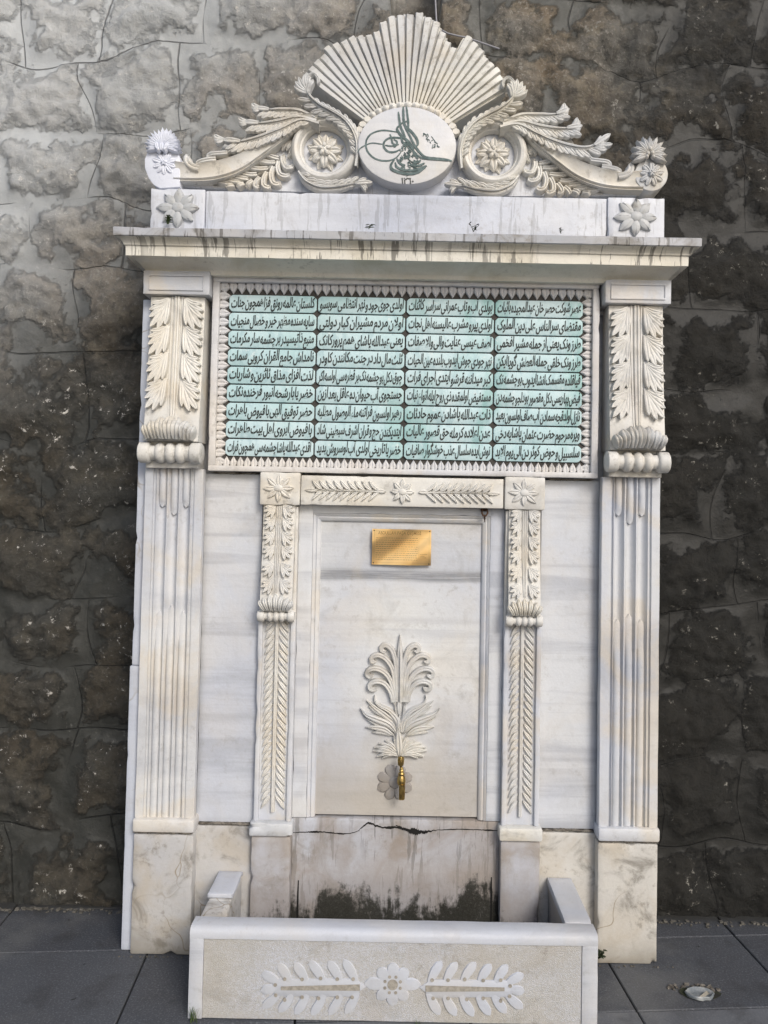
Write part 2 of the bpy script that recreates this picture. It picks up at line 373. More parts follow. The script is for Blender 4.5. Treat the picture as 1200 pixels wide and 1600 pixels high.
def leaf(mb, pts, w, h, y0, kind='lobe', lift=(0, 0), groove=.35, n=9, m=7, sq=2.0, ribs=0):
    """carved leaf / petal / rib: path in (x,z), half width w, relief h standing out of the surface y0"""
    C = cr(pts, n); vs = []; fs = []
    yf = y0 if callable(y0) else (lambda x, z: y0)
    jit = random.uniform(-.06, .06)
    for i, (x, z) in enumerate(C):
        a = C[max(0, i-1)]; b = C[min(n, i+1)]
        tx, tz = b[0]-a[0], b[1]-a[1]; l = math.hypot(tx, tz) or 1; nx, nz = -tz/l, tx/l
        t = i/n; ww = w*wprof(kind, t); hh = h*(.45+.55*wprof('lobe' if kind != 'rib' else 'rib', min(1, t+.12)))
        yb = -(lift[0]+(lift[1]-lift[0])*t)
        for j in range(m):
            s = -1+2*j/(m-1)
            X = x+nx*ww*s; Z = z+nz*ww*s
            if j in (0, m-1): hgt = -.004
            else:
                hgt = hh*((1-abs(s)**(sq+1)*.62)*(1-groove*math.exp(-((s-jit)/.22)**2)))
                if ribs: hgt *= 1-.22*(.5+.5*math.cos(s*PI*ribs))
            yy = yf(X, Z) + (yb if j not in (0, m-1) else yb*.3) - hgt
            vs.append((X, yy, Z))
    for i in range(n):
        for j in range(m-1):
            a = i*m+j; fs.append((a, a+1, a+m+1, a+m))
    vs.append((C[-1][0], yf(*C[-1])+.003, C[-1][1])); k = len(vs)-1
    for j in range(m-1): fs.append((n*m+j, n*m+j+1, k))
    mb.add(vs, fs)

def frond(mb, stem, y0, nl, L, wl, h, side=(1, -1), ang=(55, 25), t0=.05, t1=1.0, stemw=.004, lift=0, hook=0, tipleaf=True, kind='lobe', lp=None):
    """acanthus: lobes stepping along both (or one) sides of a curved stem"""
    S = cr(stem, 60)
    for sd in side:
        for i in range(nl):
            t = t0+(t1-t0)*i/max(1, nl-1); k = min(58, int(t*59)); x, z = S[k]
            dx, dz = S[k+1][0]-S[k][0], S[k+1][1]-S[k][1]; a = math.atan2(dz, dx)
            aa = a + sd*rad(ang[0]+(ang[1]-ang[0])*t); l = L*(lp(t) if lp else (.75+.35*math.sin(PI*t))) * random.uniform(.92, 1.08)
            mid = (x+math.cos(aa)*l*.5, z+math.sin(aa)*l*.5)
            a2 = aa - sd*rad(18) if not hook else aa + sd*rad(hook)
            end = (mid[0]+math.cos(a2)*l*.5, mid[1]+math.sin(a2)*l*.5)
            p = [(x, z), mid, end]
            if hook:
                a3 = a2 + sd*rad(hook*1.3); p.append((end[0]+math.cos(a3)*l*.25, end[1]+math.sin(a3)*l*.25))
            leaf(mb, p, wl*(.8+.2*math.sin(PI*t)), h*.8, y0, kind, (lift*.3, lift), .3, n=7, m=7)
    leaf(mb, stem, stemw*1.6, h*1.15, y0, 'stem', (lift*.5, lift), .15, n=24, m=5)
    if tipleaf:
        e = S[-1]; q = S[-6]; d = (e[0]-q[0], e[1]-q[1]); l = math.hypot(*d) or 1
        leaf(mb, [q, e, (e[0]+d[0]/l*L*.8, e[1]+d[1]/l*L*.8)], wl, h*.8, y0, kind, (lift, lift), .3)

def dome(mb, cx, cz, y0, rx, rz, h, n=20, m=5, cut=.0):
    vs = []; fs = []
    for j in range(m):
        a = PI/2*j/(m-1)*(1-cut)
        for i in range(n):
            b = 2*PI*i/n; vs.append((cx+rx*math.cos(a)*math.cos(b), y0+.003*(j == 0)-h*math.sin(a), cz+rz*math.cos(a)*math.sin(b)))
    for j in range(m-1):
        for i in range(n): fs.append((j*n+i, j*n+(i+1) % n, (j+1)*n+(i+1) % n, (j+1)*n+i))
    fs.append(tuple((m-1)*n+i for i in range(n)))
    mb.add(vs, fs)

def disc(mb, cx, cz, y, r, n=12, rz=None, th=.0015):
    rz = rz or r
    vs = [(cx+r*math.cos(2*PI*i/n), y, cz+rz*math.sin(2*PI*i/n)) for i in range(n)] + [(cx+r*math.cos(2*PI*i/n), y+th*3, cz+rz*math.sin(2*PI*i/n)) for i in range(n)]
    mb.add(vs, [tuple(range(n))]+[(i, (i+1) % n, n+(i+1) % n, n+i) for i in range(n)])

def rosette(mb, cx, cz, y0, R, n=8, w=None, h=.010, rc=None, kind='petal', layers=1, rot=90, cflat=False, asp=1.0, groove=.35):
    rc = rc or R*.3; w = w or R*.22
    for L in range(layers):
        o = (180/n)*L; rr = R*(1-.0*L); r1 = R*(1 if L == layers-1 else 1.0)
        for k in range(n):
            if layers > 1 and L == 0: pass
            a = rad(rot + o*(1 if L == 0 and layers > 1 else 0) + 360*k/n + random.uniform(-3, 3))
            q = random.uniform(.93, 1.05)*(1 if L or layers == 1 else 1.0)
            b = rc*.6
            leaf(mb, [(cx+math.cos(a)*b*asp, cz+math.sin(a)*b), (cx+math.cos(a)*(b+r1*q)/2*asp, cz+math.sin(a)*(b+r1*q)/2), (cx+math.cos(a)*r1*q*asp*(1 if L or layers == 1 else 1.0), cz+math.sin(a)*r1*q)],
                 w, h, y0, kind, (.004*L, .004*L + (.003 if L else 0)), groove, n=8)
    if cflat: dome(mb, cx, cz, y0-.002, rc*1.25, rc, h*1.1, cut=.35)
    else:
        dome(mb, cx, cz, y0-.004*(layers-1), rc, rc, h*1.5)
        for k in range(5):
            a = rad(90+72*k)
            leaf(mb, [(cx+math.cos(a)*rc*1.0, cz+math.sin(a)*rc*1.0), (cx+math.cos(a)*rc*.15, cz+math.sin(a)*rc*.15)], rc*.42, h*.9, y0-.004*(layers-1)-h*.7, 'petal', (0, .004), 0, n=6, m=5)

def sweep(mb, path, y0, prof, closed=False):
    """moulding: path (x,z); prof list of (offset across, outward)"""
    n = len(path); m = len(prof); vs = []; fs = []
    for i in range(n):
        a = path[(i-1) % n] if closed or i else path[0]; b = path[(i+1) % n] if closed or i < n-1 else path[-1]
        tx, tz = b[0]-a[0], b[1]-a[1]; l = math.hypot(tx, tz) or 1; nx, nz = -tz/l, tx/l
        for (o, q) in prof: vs.append((path[i][0]+nx*o, y0-q, path[i][1]+nz*o))
    for i in range(n if closed else n-1):
        for j in range(m-1):
            a = i*m+j; b = ((i+1) % n)*m+j; fs.append((a, a+1, b+1, b))
    if not closed: fs += [tuple(range(m)), tuple((n-1)*m+j for j in range(m))]
    mb.add(vs, fs)

def lathe(mb, prof, origin, axis='x', n=24):
    """prof: (along, radius)"""
    vs = []; fs = []; m = len(prof)
    for (a, r) in prof:
        for i in range(n):
            b = 2*PI*i/n; c, s = r*math.cos(b), r*math.sin(b)
            if axis == 'x': vs.append((origin[0]+a, origin[1]+c, origin[2]+s))
            elif axis == 'z': vs.append((origin[0]+c, origin[1]+s, origin[2]+a))
            else: vs.append((origin[0]+c, origin[1]+a, origin[2]+s))
    for j in range(m-1):
        for i in range(n): fs.append((j*n+i, j*n+(i+1) % n, (j+1)*n+(i+1) % n, (j+1)*n+i))
    fs += [tuple(range(n)), tuple((m-1)*n+i for i in range(n))]
    mb.add(vs, fs)

def tube(mb, pts, r, n=8):
    vs = []; fs = []; P = [Vector(p) for p in pts]
    for i, p in enumerate(P):
        d = (P[min(i+1, len(P)-1)]-P[max(i-1, 0)]).normalized()
        u = d.cross(Vector((0, 1, .01))).normalized(); v = d.cross(u)
        rr = r[i] if hasattr(r, '__len__') else r
        for k in range(n): vs.append(p+u*rr*math.cos(2*PI*k/n)+v*rr*math.sin(2*PI*k/n))
    for i in range(len(P)-1):
        for k in range(n): fs.append((i*n+k, i*n+(k+1) % n, (i+1)*n+(k+1) % n, (i+1)*n+k))
    fs += [tuple(range(n)), tuple((len(P)-1)*n+k for k in range(n))]
    mb.add(vs, fs)

def ribbon(mb, pts, w, y0, h=.0015, n=14, taper=(.5, .6)):
    """flat raised stroke with square flanks (painted lettering stroke)"""
    C = cr(pts, n); vs = []; fs = []
    for i, (x, z) in enumerate(C):
        a = C[max(0, i-1)]; b = C[min(n, i+1)]; tx, tz = b[0]-a[0], b[1]-a[1]; l = math.hypot(tx, tz) or 1; nx, nz = -tz/l, tx/l
        t = i/n; ww = w*(taper[0]+(1-taper[0])*min(1, t*5))*(taper[1]+(1-taper[1])*min(1, (1-t)*5))*random.uniform(.9, 1.1)
        vs += [(x-nx*ww, y0+.001, z-nz*ww), (x-nx*ww, y0-h, z-nz*ww), (x+nx*ww, y0-h, z+nz*ww), (x+nx*ww, y0+.001, z+nz*ww)]
    for i in range(n):
        for j in range(3): a = i*4+j; fs.append((a, a+1, a+5, a+4))
    fs += [(0, 1, 2, 3), tuple(n*4+j for j in range(4))]
    mb.add(vs, fs)

# ------------------------------------------------------------------ ground
def ground():
    mb = MB(); mb.add([(-60, -60, -.034), (60, -60, -.034), (60, 20, -.034), (-60, 20, -.034)], [(0, 1, 2, 3)])
    tag(mb.build('ground', 'concrete', smooth=0), kind='structure')
    mb = MB(); mb.add([(-7.4, -5.0, -.028), (6, -5.0, -.028), (6, 1.2, -.028), (-7.4, 1.2, -.028)], [(0, 1, 2, 3)])
    tag(mb.build('bedding', 'earth', smooth=0), kind='structure')
    bm = bmesh.new(); R = Matrix.Rotation(rad(4.4), 3, 'Z'); tl = bm.faces.layers.float.new('tone')
    xs = [-8.08+.55*i for i in range(12)] + [-1.48, -.88, -.33, .22, .77, 1.32, 1.87, 2.42, 2.97, 3.52, 4.07, 4.62, 5.17, 5.72, 6.27]
    ys = [.90, .40, -.02+.14-.02, -.32, -.82, -1.32, -1.82, -2.32, -2.82, -3.32, -3.82, -4.32, -4.82, -5.32]
    rnd = random.Random(3)
    for j in range(len(ys)-1):
        y1, y0 = ys[j], ys[j+1]
        for i in range(len(xs)-1):
            x0, x1 = xs[i], xs[i+1]
            if x1-x0 < .1: continue
            g = .0028; b = bmesh.ops.create_cube(bm, size=1)['verts']
            dz = rnd.uniform(-.0015, .0015)
            for v in b:
                p = Vector(((x0+x1)/2+v.co.x*(x1-x0-2*g), (y0+y1)/2+v.co.y*(y1-y0-2*g), -.02+v.co.z*.04+dz))
                v.co = R @ p
            tone = (.12 if j < 3 else .72) + rnd.uniform(-.1, .1)
            fs = {f for v in b for f in v.link_faces}
            for f in fs: f[tl] = tone
    bmesh.ops.bevel(bm, geom=[e for e in bm.edges], offset=.003, segments=1, affect='EDGES')
    me = bpy.data.meshes.new('pavement'); bm.to_mesh(me); bm.free(); me.materials.append(M['paving'])
    o = bpy.data.objects.new('pavement', me); COL.objects.link(o); tag(o, kind='structure')
ground()

# ------------------------------------------------------------------ rubble wall
WALL = .345
def vnoise(x, z, f, seed, octs=5, gain=.55):
    """fractal value noise on arrays"""
    out = np.zeros_like(x); amp = 1.0; tot = 0.0
    for o in range(octs):
        a = x*f+seed*17.3+o*5.1; b = z*f+seed*9.7+o*3.3; ia = np.floor(a); ib = np.floor(b); fa = a-ia; fb = b-ib
        fa = fa*fa*(3-2*fa); fb = fb*fb*(3-2*fb)
        def h(p, q):
            v = np.sin(p*127.1+q*311.7+seed*74.7)*43758.5453; return v-np.floor(v)
        out += amp*((h(ia, ib)*(1-fa)+h(ia+1, ib)*fa)*(1-fb)+(h(ia, ib+1)*(1-fa)+h(ia+1, ib+1)*fa)*fb); tot += amp
        amp *= gain; f *= 2.03
    return out/tot
def sstep(a, b, v):
    t = np.clip((v-a)/(b-a), 0, 1); return t*t*(3-2*t)
CW_, CH_ = .385, .315
def rubble():
    xs = np.array([-9, -8, -7, -6, -5, -4.2, -3.6, -3.0, -2.6] + [-2.3+.0115*i for i in range(401)] + [2.6, 3.0, 3.6, 4.2, 5, 6, 7, 8, 9])
    zs = np.array([-.02+.0115*i for i in range(375)] + [4.6, 5, 5.6])
    Xg, Zg = np.meshgrid(xs, zs); nx = len(xs); x = Xg.ravel(); z = Zg.ravel()
    # uneven courses of blocks, read from a smoothly bent coordinate
    wx = x+.26*(vnoise(x, z, 1.25, 1, 2)-.5)+.11*(vnoise(x, z, 3.4, 2, 2)-.5)
    wz = z+.20*(vnoise(x, z, 1.1, 3, 2)-.5)+.13*(vnoise(x, z, 2.9, 4, 2)-.5)
    row = np.floor(wz/CH_); u = wx/CW_+row*.37+.21*np.sin(row*2.4)
    fu = u-np.floor(u); fz = wz/CH_-row
    ex = np.minimum(fu, 1-fu)*CW_; ez = np.minimum(fz, 1-fz)*CH_
    edge = np.minimum(ex, ez)-.25*np.maximum(0, .07-np.maximum(ex, ez)); edge = np.maximum(edge, 0)
    hsh = np.sin(np.floor(u)*12.99+row*78.23)*43758.5453; tone = hsh-np.floor(hsh)
    rag = vnoise(x, z, 8, 5, 5, .62)-.5
    stone = sstep(-.045, .055, edge+.30*rag-.060*(tone-.2)-.010)
    crag = vnoise(x, z, 14, 6, 5, .62); crag2 = np.abs(vnoise(x, z, 7, 7, 5, .6)-.5)*2
    bulge = sstep(0, .13, edge)
    y = WALL-.022*bulge-stone*(.050*(crag-.42)-.034*(crag2-.2)*.8) - .010*(vnoise(x, z, 11, 12, 4, .6)-.5) - .020*(vnoise(x, z, 2.2, 8, 3)-.5) - .006*(vnoise(x, z, 26, 9, 3)-.5)
    miss = sstep(.40, .54, vnoise(x, z, 2.6, 10, 3))
    y += .22*((x > -.085) & (x < .118) & (z > 3.40))
    n = len(x); vs = np.stack([x, y, z], 1)
    vs = np.vstack([vs, [(-9, 1.2, 5.6), (9, 1.2, 5.6), (-9, 1.2, -.02), (9, 1.2, -.02)]])
    J, I = np.meshgrid(np.arange(len(zs)-1), np.arange(nx-1), indexing='ij'); a = (J*nx+I).ravel()
    fs = np.stack([a, a+1, a+nx+1, a+nx], 1).tolist()
    top = [(len(zs)-1)*nx+i for i in range(nx)]
    fs += [tuple(top+[n+1, n]), (n, n+1, n+3, n+2)]
    me = bpy.data.meshes.new('rubble_wall'); me.from_pydata(vs.tolist(), [], fs); me.shade_smooth()
    for nm, arr in (('stone', stone), ('wx', wx), ('wz', wz), ('miss', miss)):
        at_ = me.attributes.new(nm, 'FLOAT', 'POINT'); at_.data.foreach_set('value', np.concatenate([arr, np.zeros(4)]).astype(np.float32))
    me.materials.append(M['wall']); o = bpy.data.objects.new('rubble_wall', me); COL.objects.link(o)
    tag(o, 'tall retaining wall of rough stones smeared with grey mortar behind the marble fountain', 'wall')
rubble()
def wall_y(x, z): return WALL-.012

# ------------------------------------------------------------------ the fountain
FT = tag(empty('marble_fountain', (0, .1, 0)), 'tall carved white marble wall fountain with a sunburst top and turquoise inscription panel', 'fountain')
Y0 = 0.0
def part(name, mb, mat, parent=FT, label=None, smooth=40):
    o = mb.build(name, mat, parent, smooth)
    if label: o['label'] = label
    return o

def part2(name, mb, mat, mb2, mat2, parent):
    k = len(mb.f); mb.add(mb2.v, mb2.f)
    me_o = mb.build(name, mat, parent); me = me_o.data; me.materials.append(M[mat2])
    for p in me.polygons[k:]: p.material_index = 1
    return me_o
# body slabs
mb = MB(); bx(mb, -.972, .928, .100, .34, 0, 2.36); bx(mb, -.94, .94, .085, .34, 2.36, 2.50)
part('back_slab', mb, 'slab')
mb = MB()
bx(mb, -.978, -.944, .030, .30, 1.02, 2.37, chip=.02); bx(mb, -.984, -.944, .026, .30, 0, 1.018, chip=.02)
part('edge_slab', mb, 'slabL')
for s in (-1, 1):
    x0, x1 = sorted((s*.5185, s*.7335))
    mb = MB(); bx(mb, x0, x1, .055, .115, .452, 1.728, bev=.001); part('side_panel', mb, 'slab')
    mb = MB(); bx(mb, x0, x1, .047, .115, 0, .440, chip=.03); part('lower_side_panel', mb, 'plinth')
    # outer plinth
    x0, x1 = sorted((s*.727, s*.943))
    pl = MB(); bx(pl, x0, x1, 0, .12, 0, .425, bev=.007, chip=.03); po = part('plinth', pl, 'plinth')
    mb = MB(); bx(mb, x0-.002, x1+.004, -.012, .12, .434, .482, bev=.009, chip=.035); part('plinth_moulding', mb, 'shaft', po)
    # inner plinth
    x0, x1 = sorted((s*.380, s*.5225))
    pl = MB(); bx(pl, x0, x1, .018, .115, 0, .418, bev=.006, chip=.03); po = part('inner_plinth', pl, 'inplinth')
    mb = MB(); bx(mb, x0-.007, x1+.007, .004, .10, .421, .468, bev=.008, chip=.035); part('plinth_moulding', mb, 'carvedg', po)
# open joints, filled with old mortar
mb = MB()
def crackline(mb, pts, w, y, seed=0, n=60, th=.004):
    rnd = random.Random(seed); C = cr(pts, n); up = []; dn = []
    for i, (x, z) in enumerate(C):
        t = i/n; k = w*(.25+1.3*abs(noise.noise(Vector((x*22, seed, z*9)))))*min(1, 8*t)*min(1, 8*(1-t)) + .0004
        jz = (rnd.random()-.5)*w*.7
        up.append((x, z+k+jz)); dn.append((x, z-k+jz))
    vs = [(x, y, z) for x, z in up]+[(x, y, z) for x, z in dn]+[(x, y+th, z) for x, z in up]+[(x, y+th, z) for x, z in dn]; q = n+1
    fs = [(i, i+1, q+i+1, q+i) for i in range(n)]+[(i, i+1, 2*q+i+1, 2*q+i) for i in range(n)]+[(q+i, q+i+1, 3*q+i+1, 3*q+i) for i in range(n)]
    mb.add(vs, fs)
for s in (-1, 1):
    for (a, b, z, y) in ((.526, .726, .446, .050), (.73, .945, .4295, .003)):
        mb = MB(); crackline(mb, [(s*a, z), (s*(a+b)/2, z+.003), (s*b, z)], .005, y-.0018 if y > .03 else y-.004, seed=s+3, th=.03); part('joint_mortar', mb, 'mortar')
    mb = MB(); crackline(mb, [(s*.54, 1.733), (s*.62, 1.731), (s*.715, 1.734)], .004, .048, seed=5+s, th=.03); part('joint_mortar', mb, 'mortar')

# pilasters: fillets and three stopped flutes
def pilaster(s):
    xc = s*.8355; w = .1065; z0, z1 = .482, 1.742; D = .08
    prof = []                                  # (x, y) across the shaft
    def flute(a, b, d):
        return [(a+(b-a)*k/8, .008+d*math.sin(PI*k/8)**.7) for k in range(9)]
    prof = [(-w, .04), (-w, .010), (-w+.002, .008), (-w+.030, .008), (-w+.032, .017), (-w+.040, .017)]
    e = -w+.042; W = (2*w-.084)/3
    for k in range(3):
        prof += flute(e+k*W+.002, e+(k+1)*W-.002, .022)
    prof += [(w-.040, .017), (w-.032, .017), (w-.030, .008), (w-.002, .008), (w, .010), (w, .04)]
    prof = [(x, y-.004) for x, y in prof]
    nz = 26; vs = []; fs = []; m = len(prof)
    for j in range(nz):
        z = z0+(z1-z0)*j/(nz-1)
        for (x, y) in prof:
            nv = noise.noise_vector(Vector((xc+x, y, z))*8)*.0012
            vs.append((xc+x+nv.x, y+nv.y, z))
    for j in range(nz-1):
        for i in range(m-1): a = j*m+i; fs.append((a, a+1, a+m+1, a+m))
    mb = MB(); mb.add(vs, fs); po = part('pilaster', mb, 'shaft', smooth=35)
    for k in range(3):
        xx = xc+e+(k+.5)*W; top = 1.225+(.02 if k == 1 else 0)
        mb = MB(); leaf(mb, [(xx, z0), (xx, top-.1), (xx, top)], W*.36, .020, .026, 'round', groove=0, n=30, m=9)
        part('flute_cabling', mb, 'shaft', po)
        mb = MB(); bt = 1.60 - (.03 if k == 1 else 0)
        leaf(mb, [(xx, z1), (xx, bt+.05), (xx, bt)], W*.34, .018, .024, 'round', groove=0, n=18, m=9)
        part('flute_drop', mb, 'shaft', po)
for s in (-1, 1): pilaster(s)

def scroll_roll(mb, xc, hw, y, z, r):
    prof = [(-hw, r*.2), (-hw, r*.85), (-hw+.004, r), (-hw+.030*hw/.1, r*1.02), (-hw+.036*hw/.1, r*.9)]
    e0 = -hw+.038*hw/.1; e1 = -e0
    prof += [(e0, r*.72), (e0+.012*hw/.1, r*.70)]
    a = e0+.014*hw/.1; b = -a
    for k in range(3):
        for j in range(7):
            t = j/6; prof.append((a+(b-a)*(k+t*.94+.03)/3, r*(.70+.30*math.sin(PI*t)**.6)))
    prof += [(-e0-.012*hw/.1, r*.70), (-e0, r*.72), (hw-.036*hw/.1, r*.9), (hw-.030*hw/.1, r*1.02), (hw-.004, r), (hw, r*.85), (hw, r*.2)]
    lathe(mb, prof, (xc, y, z), 'x', 28)

def capital(s):
    xc = s*.8355 + (-.002 if s < 0 else .008)
    mb = MB(); bx(mb, xc-.121, xc+.121, -.030, .08, 2.375, 2.462, bev=.003)
    co = part('capital', mb, 'shaft')
    mb = MB()
    pth = [(xc-.098, 2.392), (xc+.098, 2.392), (xc+.098, 2.444), (xc-.098, 2.444)]
    sweep(mb, pth, -.030, [(-.004, -.002), (-.003, .004), (.003, .004), (.004, -.002)], True)
    part('abacus_panel', mb, 'shaft', co)
    zt, zb = 2.372, 1.868
    def yb(x, z):
        t = max(0, min(1.2, (zt-z)/(zt-zb))); return -.004-.038*t**1.6
    body = MB(); n = 18; prof = [(-.100, .055), (-.099, .0), (-.06, -.002), (0, -.004), (.06, -.002), (.099, .0), (.100, .055)]
    vs = []; fs = []
    for j in range(n+1):
        z = zt+(zb-.03-zt)*j/n
        for (x, y) in prof: vs.append((xc+x, (yb(0, z)+y if y < .05 else .075), z))
    m = len(prof)
    for j in range(n):
        for i in range(m-1): a = j*m+i; fs.append((a, a+1, a+m+1, a+m))
    body.add(vs, fs); part('console', body, 'carved', co)
    lf = MB(); hl = MB()
    leaf(lf, [(xc, zt), (xc, 2.1), (xc+.001, zb+.05)], .013, .014, yb, 'rib', groove=.5, n=20)
    for q in (-1, 1): leaf(lf, [(xc+q*.019, zt), (xc+q*.017, 2.1), (xc+q*.013, zb+.05)], .005, .008, yb, 'rib', groove=0, n=20, m=5)
    rows = [2.290, 2.188, 2.088, 1.990]
    for k, zh in enumerate(reversed(rows)):
        for q in (-1, 1):
            ox, oz = xc+q*.030, zh+.075
            for a, L, w in ((78, .062, .012), (62, .084, .014), (47, .104, .015), (33, .120, .016), (19, .116, .0165), (5, .096, .013)):
                A = rad(a); lim = .094/max(.05, math.sin(A)) if a > 30 else 9
                L2 = min(L, lim*.74)
                mid = (ox+q*math.sin(A*.75)*L2*.55, oz-math.cos(A*.75)*L2*.55)
                end = (mid[0]+q*math.sin(A*1.05)*L2*.5, mid[1]-math.cos(A*1.05)*L2*.5)
                leaf(lf, [(ox, oz), mid, end], w, .013, yb, 'lobe', (.000, .016), .25, n=9)
            hx, hz = xc+q*.031, zh
            y = yb(hx, hz)-.013
            hl.add([(hx-.007, y, hz+.007), (hx+.007, y, hz+.007), (hx, y, hz-.009), (hx-.007, y+.012, hz+.007), (hx+.007, y+.012, hz+.007), (hx, y+.012, hz-.009)],
                   [(0, 1, 2), (0, 1, 4, 3), (1, 2, 5, 4), (2, 0, 3, 5)])
    part2('acanthus_leaf', lf, 'carved', hl, 'holet', co)
    cl = MB()
    for k, (dx, a, w, L) in enumerate(((-.092, -14, .016, .050), (-.062, -9, .020, .068), (-.031, -4, .021, .080), (.0, 0, .022, .084), (.031, 4, .021, .080), (.062, 9, .020, .068), (.092, 14, .016, .050))):
        A = rad(a); p0 = (xc+dx*.80, 1.842); p1 = (p0[0]+math.sin(A)*L*.5, 1.842+math.cos(A)*L*.5); p2 = (p0[0]+math.sin(A*1.3)*L, 1.842+math.cos(A)*L)
        leaf(cl, [p0, p1, p2], w, .030, lambda x, z: -.035-.030*math.sin(PI*max(0, min(1, (z-1.835)/.10)))-.012*(1-((x-xc)/.1)**2), 'lobe', (.004, .0), .3, n=10, m=9)
    part('leaf_curl', cl, 'carvedg', co)
    mb = MB(); scroll_roll(mb, xc, .113, -.036, 1.796, .038); part('scroll', mb, 'carved', co)
    mb = MB(); bx(mb, xc-.095, xc+.095, -.02, .07, 1.742, 1.85, bev=.003); part('scroll_block', mb, 'carved', co)
for s in (-1, 1): capital(s)

# ---- cornice
def cornice():
    P = [(.950, .010, 2.452), (.953, -.012, 2.453), (.953, -.018, 2.464), (.957, -.022, 2.468), (.962, -.034, 2.474), (.972, -.062, 2.486), (.982, -.084, 2.4915), (.984, -.100, 2.490)]
    Q = [(.996, -.110, 2.4885), (.997, -.112, 2.521), (.999, -.114, 2.523), (1.002, -.118, 2.5245), (1.004, -.120, 2.531), (1.008, -.128, 2.540), (1.014, -.138, 2.545)]
    T = [(1.024, -.146, 2.545), (1.028, -.150, 2.548), (1.028, -.150, 2.574), (1.024, -.146, 2.577), (.95, .03, 2.580)]
    xs = [i/80 for i in range(81)]
    def run(prof, name, mat):
        mb = MB(); vs = []; fs = []; cols = []
        def ringof(f):       # points of the profile at one station
            return [f(p) for p in prof]
        stations = []
        for yy in (.30, .2, .1): stations.append([(-hw, min(yy, .33) if True else y, z) for hw, y, z in prof])
        for t in xs: stations.append([(-hw+2*hw*t, y, z) for hw, y, z in prof])
        for yy in (.1, .2, .30): stations.append([(hw, yy, z) for hw, y, z in prof])
        m = len(prof)
        for st in stations:
            for (x, y, z) in st:
                nv = noise.noise_vector(Vector((x, y, z))*14)*.0012
                ch = max(0, noise.noise(Vector((x*19, y*5, z*40)))-.30)*(.022 if mat == 'slabtop' else .010)
                vs.append((x+nv.x, y+nv.y+(ch if y < 0 else 0), z+nv.z*.6))
        for i in range(len(stations)-1):
            for j in range(m-1): a = i*m+j; fs.append((a, a+1, a+m+1, a+m))
        mb.add(vs, fs); return part(name, mb, mat, smooth=30)
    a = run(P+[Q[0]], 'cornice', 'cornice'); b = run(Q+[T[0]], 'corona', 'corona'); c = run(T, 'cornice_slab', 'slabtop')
    return a
cornice()

# ---- inscription panel
IP = MB(); bx(IP, -.713, .713, .034, .09, 1.738, 2.458, bev=.002)
IPo = part('inscription_panel', IP, 'ground')
mb = MB()
bx(mb, -.715, .715, .010, .05, 2.437, 2.457, bev=.003); bx(mb, -.715, .715, .010, .05, 1.737, 1.757, bev=.003)
bx(mb, -.715, -.690, .010, .05, 1.755, 2.438, bev=.003); bx(mb, .690, .715, .010, .05, 1.755, 2.438, bev=.003)
part('frame', mb, 'frame', IPo)
mb = MB(); dots = MB()
def tongues(p0, p1, inward, n, L):
    for k in range(n):
        t = (k+.5)/n; x = p0[0]+(p1[0]-p0[0])*t; z = p0[1]+(p1[1]-p0[1])*t
        w = math.dist(p0, p1)/n/2*1.02
        leaf(mb, [(x, z), (x+inward[0]*L*.45, z+inward[1]*L*.45), (x+inward[0]*L, z+inward[1]*L)], w, .010, .034, 'tongue', (0, 0), .35, n=7, m=9)
        vx, vz = inward[1]*w, inward[0]*w
        disc(dots, x+vx+inward[0]*.004, z+vz+inward[1]*.004, .0215, .0022, 6)
_w = wprof
def wprof(kind, t):
    if kind == 'tongue': return 1.12 if t < .40 else max(.02, 1.12*(1-((t-.40)/.60)**1.15))
    return _w(kind, t)
_leaf_h = leaf
tongues((-.69, 2.4375), (.69, 2.4375), (0, -1), 44, .040)
tongues((-.69, 1.7565), (.69, 1.7565), (0, 1), 54, .036)
tongues((-.69, 1.757), (-.69, 2.438), (1, 0), 21, .040)
tongues((.69, 1.757), (.69, 2.438), (-1, 0), 21, .040)
for k in range(130):   # vein line on each tongue
    pass
part2('leaf_border', mb, 'frame', dots, 'hole', IPo)

